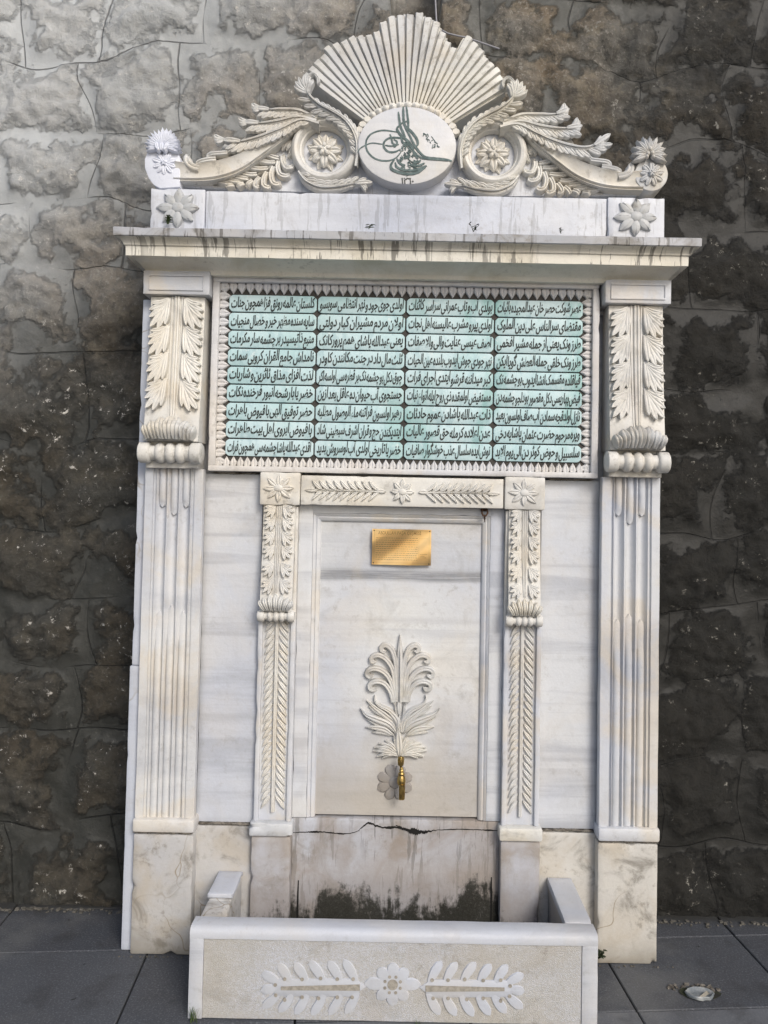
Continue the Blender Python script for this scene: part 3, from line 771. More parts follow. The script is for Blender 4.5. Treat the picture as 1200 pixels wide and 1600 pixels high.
TEXT = [
 ['عصر شوکت حصر خان عبدالمجیده باثبات', 'بولدی آب و تاب عمرانی سراسر کائنات', 'اولدی جوی جود و نهر انتظامی سوبسو', 'کلستان عالمه رونق فزا همچون جنات'],
 ['مقتضای سرالناس علی دین الملوک', 'اولدی پیرو مشرب عالیسنه اهل نجات', 'اولان مردم مشیران کبار دولتی', 'سایه سنده مظهر خیر و خصال منجیات'],
 ['طرز ونک یعنی از جمله مشیر افخمی', 'آصف عیسی عنایت والی والا صفات', 'یعنی عبدالله پاشای همم پرورکانک', 'منبع ذاتیسیدر بر چشمه سار مکرمات'],
 ['طرز ونک خلقی جمله العطش گویا ایکن', 'نهر جودی جوش ایدوب بلنده عین الحیات', 'ثلث مال داد در جنت مکانندن کاودر', 'نامداش جامع القران کروبی سمات'],
 ['قیاقلده مقسمک انشا ایدوب بو چشمه نک', 'کبر میداننه قرشو ایتدی اجرای فرات', 'چوق دکل بو چشمه نک بر قطره سی اولسه اکر', 'لذت افزای مذاق ثائرین و شاربات'],
 ['فیض بها ریسی دکل مقصور بو دلجو چشمه دن', 'مستفیض اولمقده ذی روح ایله انواع نبات', 'جستجوی آب حیوان ده عاقل بعد ازین', 'خضر یا بارشحه انبور فرخنده نکات'],
 ['نازل اولدقجه سمادن آب صاف اولسون بعید', 'ذات عبدالله پاشادن عموم حادثات', 'رهبر اولسون فراتنه ماء الوصول مطلبه', 'حضر توفیق الهی با فیوض باهرات'],
 ['ویره مرحوم حضرت عثمان پاشایه دخی', 'عدن اعلاده کرمله حق قصور عالیات', 'ایتدیکندن حج و قران اشرف سبطینی شاد', 'با فیوض ابروی اهل بیت طاهرات'],
 ['سلسبیل و حوض کوثر دن الی یوم الابد', 'نوش ایده سلسال عذب خوشگوار صافیات', 'خضر یا تاریخی اولدی آب لوسروش بدید', 'آقدی عبدالله پاشا چشمه سی همچون فرات'],
]
FORMS = {}
for cp in list(range(0xFB50, 0xFC00))+list(range(0xFE70, 0xFEFD)):
    d = unicodedata.decomposition(chr(cp)).split()
    if len(d) >= 2 and d[0] in ('<isolated>', '<final>', '<initial>', '<medial>'):
        FORMS.setdefault(tuple(int(x, 16) for x in d[1:]), {})[d[0][1:-1]] = chr(cp)
def shape(t):
    cs = [ord(c) for c in t]; tk = []; i = 0
    while i < len(cs):
        if cs[i] == 0x644 and i+1 < len(cs) and (0x644, cs[i+1]) in FORMS: tk.append((0x644, cs[i+1])); i += 2
        else: tk.append((cs[i],)); i += 1
    dual = lambda k: 'initial' in FORMS.get(k, {}); fin = lambda k: 'final' in FORMS.get(k, {})
    out = []
    for j, k in enumerate(tk):
        p = j > 0 and dual(tk[j-1]) and fin(k); n = j+1 < len(tk) and dual(k) and fin(tk[j+1])
        f = 'medial' if p and n else 'final' if p else 'initial' if n else 'isolated'
        out.append(FORMS[k].get(f, chr(k[0])) if k in FORMS else chr(k[0]))
    return ''.join(reversed(out))
def text_mesh(s, bold=.011, ext=.02):
    c = bpy.data.curves.new('t', 'FONT'); c.body = s; c.size = 1; c.offset = bold; c.extrude = ext; c.resolution_u = 3
    o = bpy.data.objects.new('t', c); COL.objects.link(o)
    bpy.context.view_layer.update()
    me = bpy.data.meshes.new_from_object(o.evaluated_get(bpy.context.evaluated_depsgraph_get()))
    vs = [v.co.copy() for v in me.vertices]; fs = [tuple(p.vertices) for p in me.polygons]
    bpy.data.objects.remove(o); bpy.data.curves.remove(c); bpy.data.meshes.remove(me)
    return vs, fs
cache = {}
def glyph(ch):
    if ch not in cache:
        a = text_mesh(ch, .022, .02); w1 = max(v.x for v in text_mesh(ch+'|', 0, 0)[0]); w0 = max(v.x for v in text_mesh('|', 0, 0)[0])
        cache[ch] = (a[0], a[1], w1-w0)
    return cache[ch]
def word(wd):
    vs = []; fs = []; x = 0
    for i, ch in enumerate(shape(wd)):
        gv, gf, adv = glyph(ch); b = len(vs)
        vs += [Vector((v.x+x, v.y, v.z+.0035*(i % 3))) for v in gv]; fs += [tuple(k+b for k in f) for f in gf]; x += adv
    return vs, fs
CW, CH = .3295, .0671
def cartouche(col, row):
    xc = .659 - CW*(col+.5) + .0; zc = 2.396 - CH*(row+.5)
    hw, hh, c = CW/2-.0028, CH/2-.0026, .011
    pts = []
    for (sx, sz) in ((1, 1), (-1, 1), (-1, -1), (1, -1)):
        a = [(sx*hw, sz*(hh-c)), (sx*(hw-c*.35), sz*(hh-c*.62)), (sx*(hw-c*.7), sz*(hh-c*.25)), (sx*(hw-c*1.2), sz*hh)]
        pts += a if sx*sz > 0 else a[::-1]
    mb = MB(); plate(mb, [(xc+x, zc+z) for x, z in pts], .027, .036, bev=.0012)
    part('cartouche', mb, 'tile', IPo)
    # one line of script, each word sloping down towards the left, words crowding each other
    ws = TEXT[row][col].split(); mb = MB(); rnd = random.Random(row*10+col)
    X = 0; items = []
    for wd in ws:
        vs, fs = word(wd); x0 = min(v.x for v in vs); x1 = max(v.x for v in vs)
        items.append((vs, fs, x0, x1, X)); X += (x1-x0)+.10
    X -= .10; sc = (2*hw-.014)/X; sz = .052
    for i, (vs, fs, x0, x1, off) in enumerate(items):
        ln = (x1-x0)*sc; sl = .11 if ln < .07 else .07; dz = rnd.uniform(-.002, .003)
        out = []
        for v in vs:
            xr = (v.x-x0)*sc; xx = xc+hw-.007 - (off*sc+ln) + xr
            zz = zc-.0128+dz + v.y*sz + sl*(xr-ln*.5) 
            out.append((xx+v.y*.0035, .0265 - v.z*.05, zz))
        mb.add(out, fs)
    part('lettering', mb, 'letter', IPo, smooth=0)
for r in range(9):
    for c in range(4): cartouche(c, r)

# ---- lintel, niche and colonettes
mb = MB(); bx(mb, -.372, .370, .012, .10, 1.619, 1.727, bev=.003)
LN = part('lintel', mb, 'carved')
for s in (-1, 1):
    x0, x1 = sorted((s*.3745, s*.522)); mb = MB(); bx(mb, x0, x1, .006, .10, 1.616, 1.736, bev=.006, chip=.03); cb = part('corner_block', mb, 'carved')
    mb = MB(); rosette(mb, (x0+x1)/2-.004, 1.678, .006, .052, 8, .0135, .009, .015, cflat=True, asp=1.12); part('rosette', mb, 'carved', cb)
    mb = MB(); hl = MB()
    st = [(s*.062, 1.673), (s*.2, 1.674), (s*.330, 1.673)]
    for k in range(9):
        x = s*(.085+.026*k)
        for q in (-1, 1):
            leaf(mb, [(x, 1.673+q*.003), (x+s*.020, 1.673+q*.016), (x+s*.038, 1.673+q*.037)], .0082, .008, .012, 'petal', (0, .003), .3, n=7)
            disc(hl, x+s*.024, 1.673+q*.010, .0045, .0028, 8, th=.004)
    leaf(mb, st, .005, .009, .012, 'stem', (0, 0), .3, n=16, m=5)
    leaf(mb, [(s*.310, 1.673), (s*.335, 1.673), (s*.358, 1.673)], .009, .009, .012, 'petal')
    leaf(mb, [(s*.06, 1.673), (s*.075, 1.674), (s*.10, 1.673)], .010, .009, .012, 'petal')
    part2('laurel_branch', mb, 'carved', hl, 'hole', LN)
mb = MB(); rosette(mb, 0, 1.673, .010, .046, 8, .012, .010, .014, cflat=True); part('rosette', mb, 'carved', LN)

mb = MB()
bx(mb, -.382, -.330, .057, .12, .472, 1.619, bev=.0015); bx(mb, .330, .382, .057, .12, .472, 1.619, bev=.0015); bx(mb, -.3305, .3305, .0572, .12, 1.590, 1.619, bev=.0015)
NF = part('niche_frame', mb, 'slab')
mb = MB(); prof = [(-.030, -.03), (-.030, -.016), (-.026, -.010), (-.016, -.006), (-.012, -.009), (-.010, -.006), (-.002, -.002), (0, -.004), (.001, -.03)]
sweep(mb, [(.330, .472), (.330, 1.590), (-.330, 1.590), (-.330, .472)], .057, [(-o, q) for o, q in reversed(prof)]) if False else None
for s in (-1, 1):
    vs = []; fs = []
    for j, z in enumerate((.472, .7, .95, 1.2, 1.4, 1.590)):
        for (o, q) in prof: vs.append((s*(.330+o), .057-q, z if z < 1.5 else 1.590+o))
    m = len(prof)
    for j in range(5):
        for i in range(m-1): a = j*m+i; fs.append((a, a+1, a+m+1, a+m))
    mb.add(vs, fs)
vs = []; fs = []
for j in range(9):
    t = -1+2*j/8
    for (o, q) in prof: vs.append((t*(.330+o), .057-q, 1.590+o))
for j in range(8):
    for i in range(m-1): a = j*m+i; fs.append((a, a+1, a+m+1, a+m))
mb.add(vs, fs); part('moulding', mb, 'shaft', NF)
mb = MB(); bx(mb, -.302, .302, .078, .15, .478, 1.562, bev=0, step=.2, rough=0, chip=0); NP = part('niche_panel', mb, 'niche')
mb = MB(); bx(mb, -.380, .380, .058, .14, 0, .470, bev=.003); part('lower_niche_panel', mb, 'nichelow')
mb = MB()
crackline(mb, [at(560, 1298, .056), at(576, 1286, .056), at(592, 1292, .056), at(618, 1293, .056), at(640, 1297, .056), at(662, 1300, .056), at(682, 1297, .056)], .0065, .0555, seed=11)
crackline(mb, [at(618, 1290, .056), at(636, 1297, .056), at(655, 1300, .056), at(672, 1299, .056)], .010, .0545, seed=14)
crackline(mb, [at(455, 1301, .056), at(500, 1300, .056), at(540, 1303, .056), at(562, 1298, .056)], .0022, .0560, seed=12)
crackline(mb, [at(682, 1297, .056), at(720, 1296, .056), at(785, 1298, .056)], .0022, .0560, seed=13)
part('crack', mb, 'crack')
# iron dark stubs and wet black joints at the two bottom corners
mb = MB()
for s, h in ((-1, .245), (1, .27)):
    crk = [(s*.352, .05), (s*.354, .15), (s*.353, h)]
    ribbon(mb, crk, .0030, .0575, h=.001, n=20)
part('wet_joint', mb, 'crack')

def colonette(s):
    xc = s*.4505; w = .068
    mb = MB(); bx(mb, xc-w, xc+w, .040, .10, .468, 1.215, bev=.001, chip=0)
    for q in (-1, 1):
        a, b = sorted((xc+q*w, xc+q*(w-.017))); bx(mb, a, b, .026, .05, .468, 1.215, bev=.003)
    co = part('colonette', mb, 'shaft')
    mb = MB()
    leaf(mb, [(xc, .50), (xc, .9), (xc, 1.21)], .0085, .013, .040, 'rib', groove=.15, n=30, m=7)
    for k in range(25):
        z = 1.197-.0278*k
        for q in (-1, 1):
            leaf(mb, [(xc+q*.010, z+.026), (xc+q*.026, z+.008), (xc+q*.043, z-.020)], .0095, .011, .040, 'petal', (0, .002), .2, n=7)
    part('leaf_relief', mb, 'carved', co)
    # little console above
    def yb(x, z): return .022-.030*max(0, min(1, (1.615-z)/.36))**1.5
    mb = MB(); vs = []; fs = []; pr = [(-.058, .09), (-.058, 0), (0, -.003), (.058, 0), (.058, .09)]
    for j in range(13):
        z = 1.616-.385*j/12
        for (x, y) in pr: vs.append((xc+x, yb(0, z)+y if y < .05 else .08, z))
    for j in range(12):
        for i in range(4): a = j*5+i; fs.append((a, a+1, a+6, a+5))
    mb.add(vs, fs); bx(mb, xc+s*-.068-.0001, xc+s*-.058, .03, .09, 1.205, 1.612, bev=.001) if s > 0 else bx(mb, xc+.058, xc+.068, .03, .09, 1.205, 1.612, bev=.001)
    cs = part('console', mb, 'carved', co)
    mb = MB(); hl = MB()
    for q in (-.007, 0, .007): leaf(mb, [(xc+q, 1.612), (xc+q, 1.45), (xc+q*.5, 1.30)], .0034, .008, yb, 'rib', groove=0, n=14, m=5)
    for k, zh in enumerate(reversed([1.585, 1.540, 1.486, 1.436, 1.372, 1.312])):
        for q in (-1, 1):
            ox, oz = xc+q*.016, zh+.032
            for a, L, ww in ((85, .036, .008), (62, .046, .0085), (38, .054, .009), (14, .052, .009)):
                A = rad(a); mid = (ox+q*math.sin(A*.8)*L*.55, oz-math.cos(A*.8)*L*.55); end = (mid[0]+q*math.sin(A*1.05)*L*.45, mid[1]-math.cos(A*1.05)*L*.45)
                leaf(mb, [(ox, oz), mid, end], ww, .009, yb, 'lobe', (0, .010), .25, n=7)
            disc(hl, xc+q*.0185, zh, yb(0, zh)-.0125, .0048, 8, th=.006)
    part2('acanthus_leaf', mb, 'carved', hl, 'holet', co)
    mb = MB()
    for dx, a, ww, L in ((-.05, -32, .010, .040), (-.034, -20, .011, .050), (-.017, -9, .011, .057), (0, 0, .012, .060), (.017, 9, .011, .057), (.034, 20, .011, .050), (.05, 32, .010, .040)):
        A = rad(a); p0 = (xc+dx*.8, 1.235)
        leaf(mb, [p0, (p0[0]+math.sin(A)*L*.5, 1.235+math.cos(A)*L*.5), (p0[0]+math.sin(A)*L, 1.235+math.cos(A)*L)], ww, .018, lambda x, z: .0-.016*math.sin(PI*max(0, min(1, (z-1.23)/.065))), 'lobe', (.002, 0), .3, n=8)
    part('leaf_curl', mb, 'carvedg', co)
    mb = MB(); scroll_roll(mb, xc, .067, .006, 1.213, .021); part('scroll', mb, 'carved', co)
for s in (-1, 1): colonette(s)

# ---- palmette above the tap
def palm():
    Yp = .078
    T = lambda u, v: at(540+u/5.717, 980+v/5.714, Yp)
    def both(pts): return [[T(u, v) for u, v in pts], [T(974-u, v) for u, v in pts]]
    mb = MB()
    leaf(mb, [T(487, 700), T(486, 350), T(485, 62)], .0175, .020, Yp, 'petal', (0, .004), .0, n=16, sq=4)
    leaf(mb, [T(487, 650), T(486, 350), T(485, 90)], .006, .030, Yp, 'stem', (0, 0), .0, n=16, m=5)
    F = [[(510, 660), (514, 450), (530, 290), (565, 190), (620, 155), (656, 182), (640, 215), (608, 205)],
         [(524, 660), (534, 480), (560, 355), (620, 272), (690, 243), (742, 270), (735, 308), (695, 300)],
         [(536, 660), (553, 525), (600, 425), (670, 372), (742, 366), (783, 400), (765, 438), (722, 420)],
         [(548, 660), (570, 575), (620, 502), (690, 476), (750, 498), (755, 538), (720, 552), (692, 528)]]
    for f in F:
        for p in both(f): leaf(mb, p, .0112, .020, Yp, 'round', (0, .005), .10, n=26, m=9, sq=4)
    for p in both([(500, 930), (515, 830), (580, 745), (680, 690), (715, 640), (712, 600)]): leaf(mb, p, .015, .020, Yp, 'tip', (0, .004), .25, n=16)
    for p in both([(510, 930), (540, 850), (620, 780), (700, 720), (785, 650)]): leaf(mb, p, .015, .017, Yp, 'petal', (0, .003), .25, n=14, ribs=2)
    for p in both([(600, 800), (680, 755), (770, 700)]): leaf(mb, p, .013, .014, Yp, 'petal', (0, .002), .25, n=10, ribs=2)
    for p in both([(520, 940), (590, 862), (700, 815), (790, 775), (840, 718)]): leaf(mb, p, .016, .020, Yp, 'petal', (0, .004), .3, n=16, ribs=2)
    for p in both([(600, 890), (700, 850), (810, 790)]): leaf(mb, p, .013, .014, Yp, 'petal', (0, .002), .3, n=14, ribs=2)
    for p in both([(545, 960), (630, 905), (720, 890), (795, 885)]): leaf(mb, p, .014, .017, Yp, 'petal', (0, .003), .3, n=14, ribs=2)
    for p in both([(560, 960), (640, 930), (740, 935)]): leaf(mb, p, .012, .014, Yp, 'petal', (0, .002), .3, n=14, ribs=2)
    for f in ([(480, 1130), (520, 1040), (545, 960)], [(490, 1130), (560, 1040), (620, 1005)], [(490, 1130), (590, 1050), (680, 1030)], [(490, 1130), (610, 1070), (720, 1065)],
              [(490, 1135), (620, 1095), (728, 1098)], [(490, 1140), (600, 1115), (700, 1150)], [(490, 1140), (570, 1120), (650, 1165)]):
        for p in both(f): leaf(mb, p, .0115, .020, Yp, 'petal', (0, .004), .3, n=10)
    leaf(mb, [T(480, 1140), T(474, 1000), T(470, 895)], .018, .026, Yp, 'petal', (0, .002), .1, n=12, ribs=2)
    leaf(mb, [T(480, 780), T(478, 700), T(477, 610)], .013, .020, Yp, 'petal', (0, 0), .1)
    leaf(mb, [T(474, 900), T(474, 850), T(474, 790)], .011, .022, Yp, 'petal', (0, 0), .1)
    for p in both([(500, 900), (520, 760), (530, 665)]): leaf(mb, p, .006, .016, Yp, 'rib', (0, 0), .2)
    for p in both([(530, 690), (545, 655), (565, 648), (568, 668)]): leaf(mb, p, .006, .017, Yp, 'round', (0, 0), .2)
    part('palmette', mb, 'carvedg')
    # eroded scalloped rosette round the tap hole
    mb = MB(); c = at(617, 1222, Yp)
    for k in range(8):
        a = rad(22.5+45*k); leaf(mb, [(c[0]+math.cos(a)*.022, c[1]+math.sin(a)*.022), (c[0]+math.cos(a)*.045, c[1]+math.sin(a)*.045), (c[0]+math.cos(a)*.068, c[1]+math.sin(a)*.068)], .023, .008, Yp, 'lobe', (0, 0), .1, sq=3)
    dome(mb, c[0], c[1], Yp, .026, .026, .012, cut=.4)
    part('tap_rosette', mb, 'rosette_dark')
palm()

# ---- pediment
YB = .030
mb = MB(); bx(mb, -.7545, .742, YB, .20, 2.575, 2.784, bev=.003); part('pediment_base', mb, 'base')
for s in (-1, 1):
    x0, x1 = sorted((s*.757, s*.958)) if s < 0 else (.744, .955)
    mb = MB(); bx(mb, x0, x1, YB-.008, .20, 2.576, 2.786, bev=.003, chip=.03); cb = part('corner_block', mb, 'base')
    xc = (x0+x1)/2+(.004 if s < 0 else -.002)
    mb = MB(); rosette(mb, xc, 2.712, YB-.008, .072, 8, .0235, .015, .023, cflat=True, asp=1.12, groove=.0)
    for k in range(8):
        a = rad(90+45*k); leaf(mb, [(xc+math.cos(a)*.03, 2.712+math.sin(a)*.03), (xc+math.cos(a)*.072, 2.712+math.sin(a)*.072)], .0016, .0155, YB-.008, 'rib', groove=0, m=5)
    part('rosette', mb, 'carvedd', cb)
YT = .085
def A2(u, v, Y=YT): return at(620+u/2.4, v/2.4, Y)             # read off the right half
def A7(u, v, Y=YT): return at(800+u/4.615, 150+v/4.615, Y)
def mir(pts, s): return [(s*x, z) for x, z in pts]
for s in (1, -1):
    # tympanum behind scroll and volute
    tp = [(.0006, A2(22, 735)[1]), (.0006, A2(22, 600)[1]), A2(240, 500), A2(300, 470), A2(400, 450), A2(500, 478), A2(560, 520), A2(640, 590), A2(740, 640), A2(850, 672), A2(900, 735)]
    mb = MB(); plate(mb, [(x*s, z) for x, z in tp] if s > 0 else [(x*s, z) for x, z in tp][::-1], YT, .20, bev=0)
    TY = part('tympanum', mb, 'base')
    # raking band
    up = [A2(335, 462), A2(400, 463), A2(470, 482), A2(540, 535), A2(610, 590), A2(680, 628), A2(750, 652), A2(830, 668), A2(905, 660)]
    lo = [A2(335, 474), A2(400, 489), A2(455, 518), A2(520, 575), A2(590, 632), A2(660, 685), A2(730, 715), A2(800, 728), A2(910, 733)]
    U = cr(up, 30); L = cr(lo, 30); vs = []; fs = []
    for i in range(31):
        a, b = U[i], L[i]
        pr = [(0, .09), (0, .032), (.06, .026), (.12, .030), (.3, .034), (.55, .040), (.8, .038), (.86, .030), (.93, .040), (1, .036), (1, .09)]
        for (t, y) in pr: vs.append((s*(a[0]+(b[0]-a[0])*t), y, a[1]+(b[1]-a[1])*t))
    m = 11
    for i in range(30):
        for j in range(m-1): q = i*m+j; fs.append((q, q+1, q+m+1, q+m))
    fs += [tuple(range(m)), tuple(30*m+j for j in range(m))]
    mb = MB(); mb.add(vs, fs); part('raking_band', mb, 'carved')
    # big ring with rosette
    c = at(770, 244, YT); c = (s*(c[0]), c[1]); c = (c[0] if s > 0 else c[0]-.0, c[1])
    def circ(r, n=56): return [(c[0]+r*math.cos(2*PI*i/n), c[1]+r*math.sin(2*PI*i/n)) for i in range(n)]
    mb = MB()
    sweep(mb, circ(.108), YT, [(-.020, -.01), (-.019, .030), (-.013, .042), (-.004, .047), (.006, .045), (.013, .036), (.015, .028), (.020, .026), (.024, .016), (.026, .004)], True)
    sc_ = part('volute', mb, 'carved')
    mb = MB()
    rosette(mb, c[0], c[1], YT, .074, 8, .0185, .012, .024, 'petal', rot=112)
    rosette(mb, c[0], c[1], YT-.012, .066, 8, .0195, .018, .026, 'petal', rot=90)
    part('rosette', mb, 'carved', sc_)
    # tail leaf wrapping under the ring
    mb = MB(); Yl = YT-.030
    st = mir([A2(455, 665, Yl), A2(425, 700, Yl), A2(370, 722, Yl), A2(300, 718, Yl), A2(250, 704, Yl), A2(222, 700, Yl)], s)
    leaf(mb, st, .019, .018, Yl, 'petal', (.0, .004), .2, n=20, m=11, ribs=2)
    frond(mb, st, Yl, 9, .056, .011, .018, side=(s*-1,), ang=(48, 30), lift=.012, t1=.95, stemw=.004)
    frond(mb, st, Yl, 5, .026, .007, .012, side=(s*1,), ang=(30, 25), lift=.010, t0=.3, t1=.98, stemw=.003)
    for d in (-22, 0, 22, 44):
        e = A2(225, 702, Yl); leaf(mb, mir([e, (e[0]-.018*math.cos(rad(d)), e[1]-.018*math.sin(rad(d))), (e[0]-.030*math.cos(rad(d)), e[1]-.034*math.sin(rad(d))-.004)], s), .007, .012, Yl, 'lobe', (.008, .012))
    part('tail_leaf', mb, 'carved', sc_)
    # tall S-shaped acanthus rising beside the sunburst
    mb = MB(); Yl = YT-.035
    S_ = [A2(243, 640, Yl), A2(238, 580, Yl), A2(252, 520, Yl), A2(290, 470, Yl), A2(345, 438, Yl), A2(395, 412, Yl), A2(432, 375, Yl), A2(432, 335, Yl), A2(412, 312, Yl)]
    st = mir(S_, s)
    leaf(mb, st, .017, .022, Yl, 'petal', (0, .006), .15, n=26, m=11, ribs=2)
    frond(mb, st, Yl, 12, .056, .0130, .020, side=(-s,), ang=(56, 52), lift=.014, t0=.12, t1=.86, stemw=.005, lp=lambda t: .6+.6*t, tipleaf=False)
    frond(mb, st, Yl, 9, .036, .009, .014, side=(s,), ang=(34, 34), lift=.010, t0=.25, t1=.70, stemw=.003, tipleaf=False)
    tc = A2(430, 372, Yl)
    for d, l in ((20, .052), (38, .062), (56, .066), (75, .066), (94, .062), (112, .05)):
        e = (tc[0]+math.cos(rad(d-10))*l*.5, tc[1]+math.sin(rad(d-10))*l*.5); f = (tc[0]+math.cos(rad(d))*l, tc[1]+math.sin(rad(d))*l)
        leaf(mb, mir([tc, e, f], s), .0125, .014, Yl-.006, 'lobe', (.004, .014), .3)
    leaf(mb, mir([A2(436, 372, Yl), A2(436, 325, Yl), A2(415, 303, Yl), A2(396, 318, Yl), A2(398, 338, Yl)], s), .008, .018, Yl-.006, 'round', (.004, .006), .3, n=16)
    part('acanthus_leaf', mb, 'carvedg', sc_)
    # leaves streaming over the raking band
    k = 1.0 if s > 0 else .86
    def fr(name, stem, nl, L, wl, side, Yl, **kw):
        mb = MB(); st_ = mir([A7(u, v, Yl) for u, v in stem], s); frond(mb, st_, Yl, nl, L, wl, .014, side=tuple(x*s for x in side), **kw); return mb
    for (stem, nl, L, w_, tips, Yl) in (
        ([(-60, 190), (60, 150), (170, 150), (280, 150), (345, 130)] if s > 0 else [(-60, 190), (60, 150), (170, 150), (260, 152), (300, 150)], 10, .044, .0125, (330, 140, 30), .052),
        ([(-70, 215), (60, 195), (200, 232), (330, 250), (430, 238)] if s > 0 else [(-70, 215), (60, 195), (200, 232), (300, 250), (380, 250)], 13, .047, .0130, (420, 245, 40), .046),
        ([(-90, 235), (40, 215), (180, 285), (330, 350), (480, 385), (570, 375), (640, 330)] if s > 0 else [(-90, 235), (40, 215), (180, 285), (330, 350), (450, 385), (520, 385)], 16, .050, .0135, (590, 375, 60), .040)):
        mb = fr('x', stem, nl, L, w_, (-1,), Yl, ang=(52, 50), lift=.012, t0=.12, t1=.98, stemw=.005, lp=lambda t: .65+.5*t)
        st_ = mir([A7(u, v, Yl) for u, v in stem], s); leaf(mb, st_, .0135, .018, Yl, 'lobe', (0, .004), .1, n=24, m=11, ribs=2)
        tx, tz = A7(tips[0], tips[1], Yl); n0 = 5 if s > 0 else 3
        for q in range(n0):
            a = rad(-30+q*20); l = .033+.003*q
            leaf(mb, mir([(tx, tz), (tx+math.cos(a)*l*.6, tz+math.sin(a)*l*.6), (tx+math.cos(a+.2)*l, tz+math.sin(a+.2)*l)], s), .0125, .013, Yl, 'lobe', (.004, .012))
        part('streaming_leaf', mb, 'carvedg')
        # solid stone behind the leaf so that it has thickness
        mb = MB(); C_ = cr([A7(u, v, Yl) for u, v in stem], 20); path = mir(C_, s)
        sweep(mb, path, Yl, [(-.014, -.075), (-.014, -.012), (-.008, -.004), (.008, -.004), (.014, -.012), (.014, -.075)]); part('leaf_backing', mb, 'carvedg')
    # the block the leaves are cut from
    bk = [(-60, 175), (60, 158), (150, 162), (230, 178), (270, 205), (330, 262), (385, 272), (420, 300), (450, 350), (520, 395), (590, 400), (640, 470), (560, 470), (430, 400), (300, 330), (160, 260), (0, 215)]
    bp = mir([A7(u, v, .066) for u, v in bk], s); mb = MB(); plate(mb, bp if s > 0 else bp[::-1], .066, .15, bev=0); part('leaf_backing', mb, 'carvedg')
    mb = MB(); Yl = .045
    for pts, ww in (([(560, 470), (620, 480), (690, 490), (705, 515)], .012), ([(640, 520), (700, 530), (760, 545), (785, 560)], .013), ([(760, 590), (810, 580), (845, 550), (850, 510), (835, 500)], .017), ([(400, 440), (500, 440), (560, 460), (600, 480)], .010)):
        leaf(mb, mir([A7(u, v, Yl) for u, v in pts], s), ww, .022, Yl, 'round', (0, 0), .25, n=14, m=9)
        leaf(mb, mir([A7(u, v, Yl) for u, v in pts], s), ww*.9, -.03, Yl+.004, 'round', (0, 0), 0, n=14, m=9)
    part('sprout', mb, 'carvedg')
    # curled frond under the band
    mb = MB(); Yl = YT
    st = mir([A7(u, v, Yl) for u, v in [(150, 470), (215, 530), (300, 600), (420, 665), (530, 700), (655, 712)]], s)
    leaf(mb, st, .008, .020, Yl, 'stem', groove=.3, n=24)
    UPL = [((190, 500), (230, 495), (275, 480), (290, 455), (265, 440)), ((215, 530), (270, 535), (335, 520), (350, 490), (325, 480)), ((265, 575), (330, 585), (395, 575), (412, 535), (385, 525)),
           ((340, 620), (390, 628), (450, 615), (465, 580), (440, 568)), ((400, 655), (450, 655), (495, 645), (512, 625)), ((450, 680), (500, 680), (545, 670), (565, 655)), ((510, 696), (560, 696), (600, 688), (625, 678))]
    DNL = [((165, 485), (160, 530), (135, 570), (95, 565), (88, 540)), ((190, 520), (195, 570), (175, 620), (130, 630), (110, 605)), ((225, 560), (240, 620), (225, 680), (190, 690), (170, 668)),
           ((270, 600), (290, 650), (290, 700), (260, 715), (240, 700)), ((320, 640), (345, 680), (350, 708), (320, 716)), ((370, 665), (395, 695), (415, 720)), ((430, 690), (455, 705), (480, 722)), ((500, 702), (530, 712), (560, 722))]
    for f in UPL+DNL: leaf(mb, mir([A7(u, v, Yl) for u, v in f], s), .0125, .026, Yl, 'round', (0, .010), .25, n=14, m=9)
    for f in (((85, 370), (90, 420), (110, 470), (130, 485)), ((110, 360), (150, 400), (170, 440)), ((120, 365), (170, 395), (215, 415)), ((100, 365), (120, 410), (140, 440))):
        leaf(mb, mir([A7(u, v, Yl) for u, v in f], s), .012, .022, Yl, 'lobe', (0, .004), .25, n=10)
    leaf(mb, mir([A7(u, v, Yl) for u, v in ((10, 290), (50, 315), (85, 355))], s), .011, .024, Yl, 'lobe', (0, 0), 0, n=10)
    part('curled_frond', mb, 'carved')

# finials
def finial_fan(mb, cx, cz, Y, R, n, w, a0=-15, a1=195, sh=1.0, h=.016):
    for k in range(n):
        a = rad(a0+(a1-a0)*k/(n-1)+random.uniform(-2, 2)); r = R*random.uniform(.93, 1.04)
        leaf(mb, [(cx+math.cos(a)*R*.1, cz+math.sin(a)*R*.1), (cx+math.cos(a)*r*.6, cz+math.sin(a)*r*.6), (cx+math.cos(a)*r, cz+math.sin(a)*r)], w, h, Y, 'petal', (0, .006), .2, n=9)
mb = MB(); Yf = .035
body = [at(x, y, Yf) for x, y in ((240, 289), (232, 278), (226, 262), (226, 248), (231, 236), (240, 228), (262, 228), (274, 234), (281, 245), (281, 292), (250, 294))]
plate(mb, [p for p in body][::-1], Yf, .15); FL = part('finial', mb, 'new', label='clean white replacement finial')
mb = MB(); c = at(256, 252, Yf)
rosette(mb, c[0]+.003, c[1]-.008, Yf, .045, 10, .0105, .008, .012, 'lobe'); part('rosette', mb, 'new', FL)
mb = MB(); c = at(255, 232, Yf); finial_fan(mb, c[0], c[1]+.004, Yf-.004, .066, 17, .0085, -22, 202); finial_fan(mb, c[0], c[1]+.004, Yf+.03, .064, 16, .010, -18, 198, h=.03)
for d in (-1, 0, 1):
    leaf(mb, [(c[0]+d*.012, c[1]-.018), (c[0]+d*.018, c[1]), (c[0]+d*.022, c[1]+.018)], .010, .016, Yf-.014, 'petal')
dome(mb, c[0]-.012, c[1]-.012, Yf-.010, .010, .012, .018); dome(mb, c[0]+.012, c[1]-.012, Yf-.010, .010, .012, .018)
part('petal_fan', mb, 'new', FL)
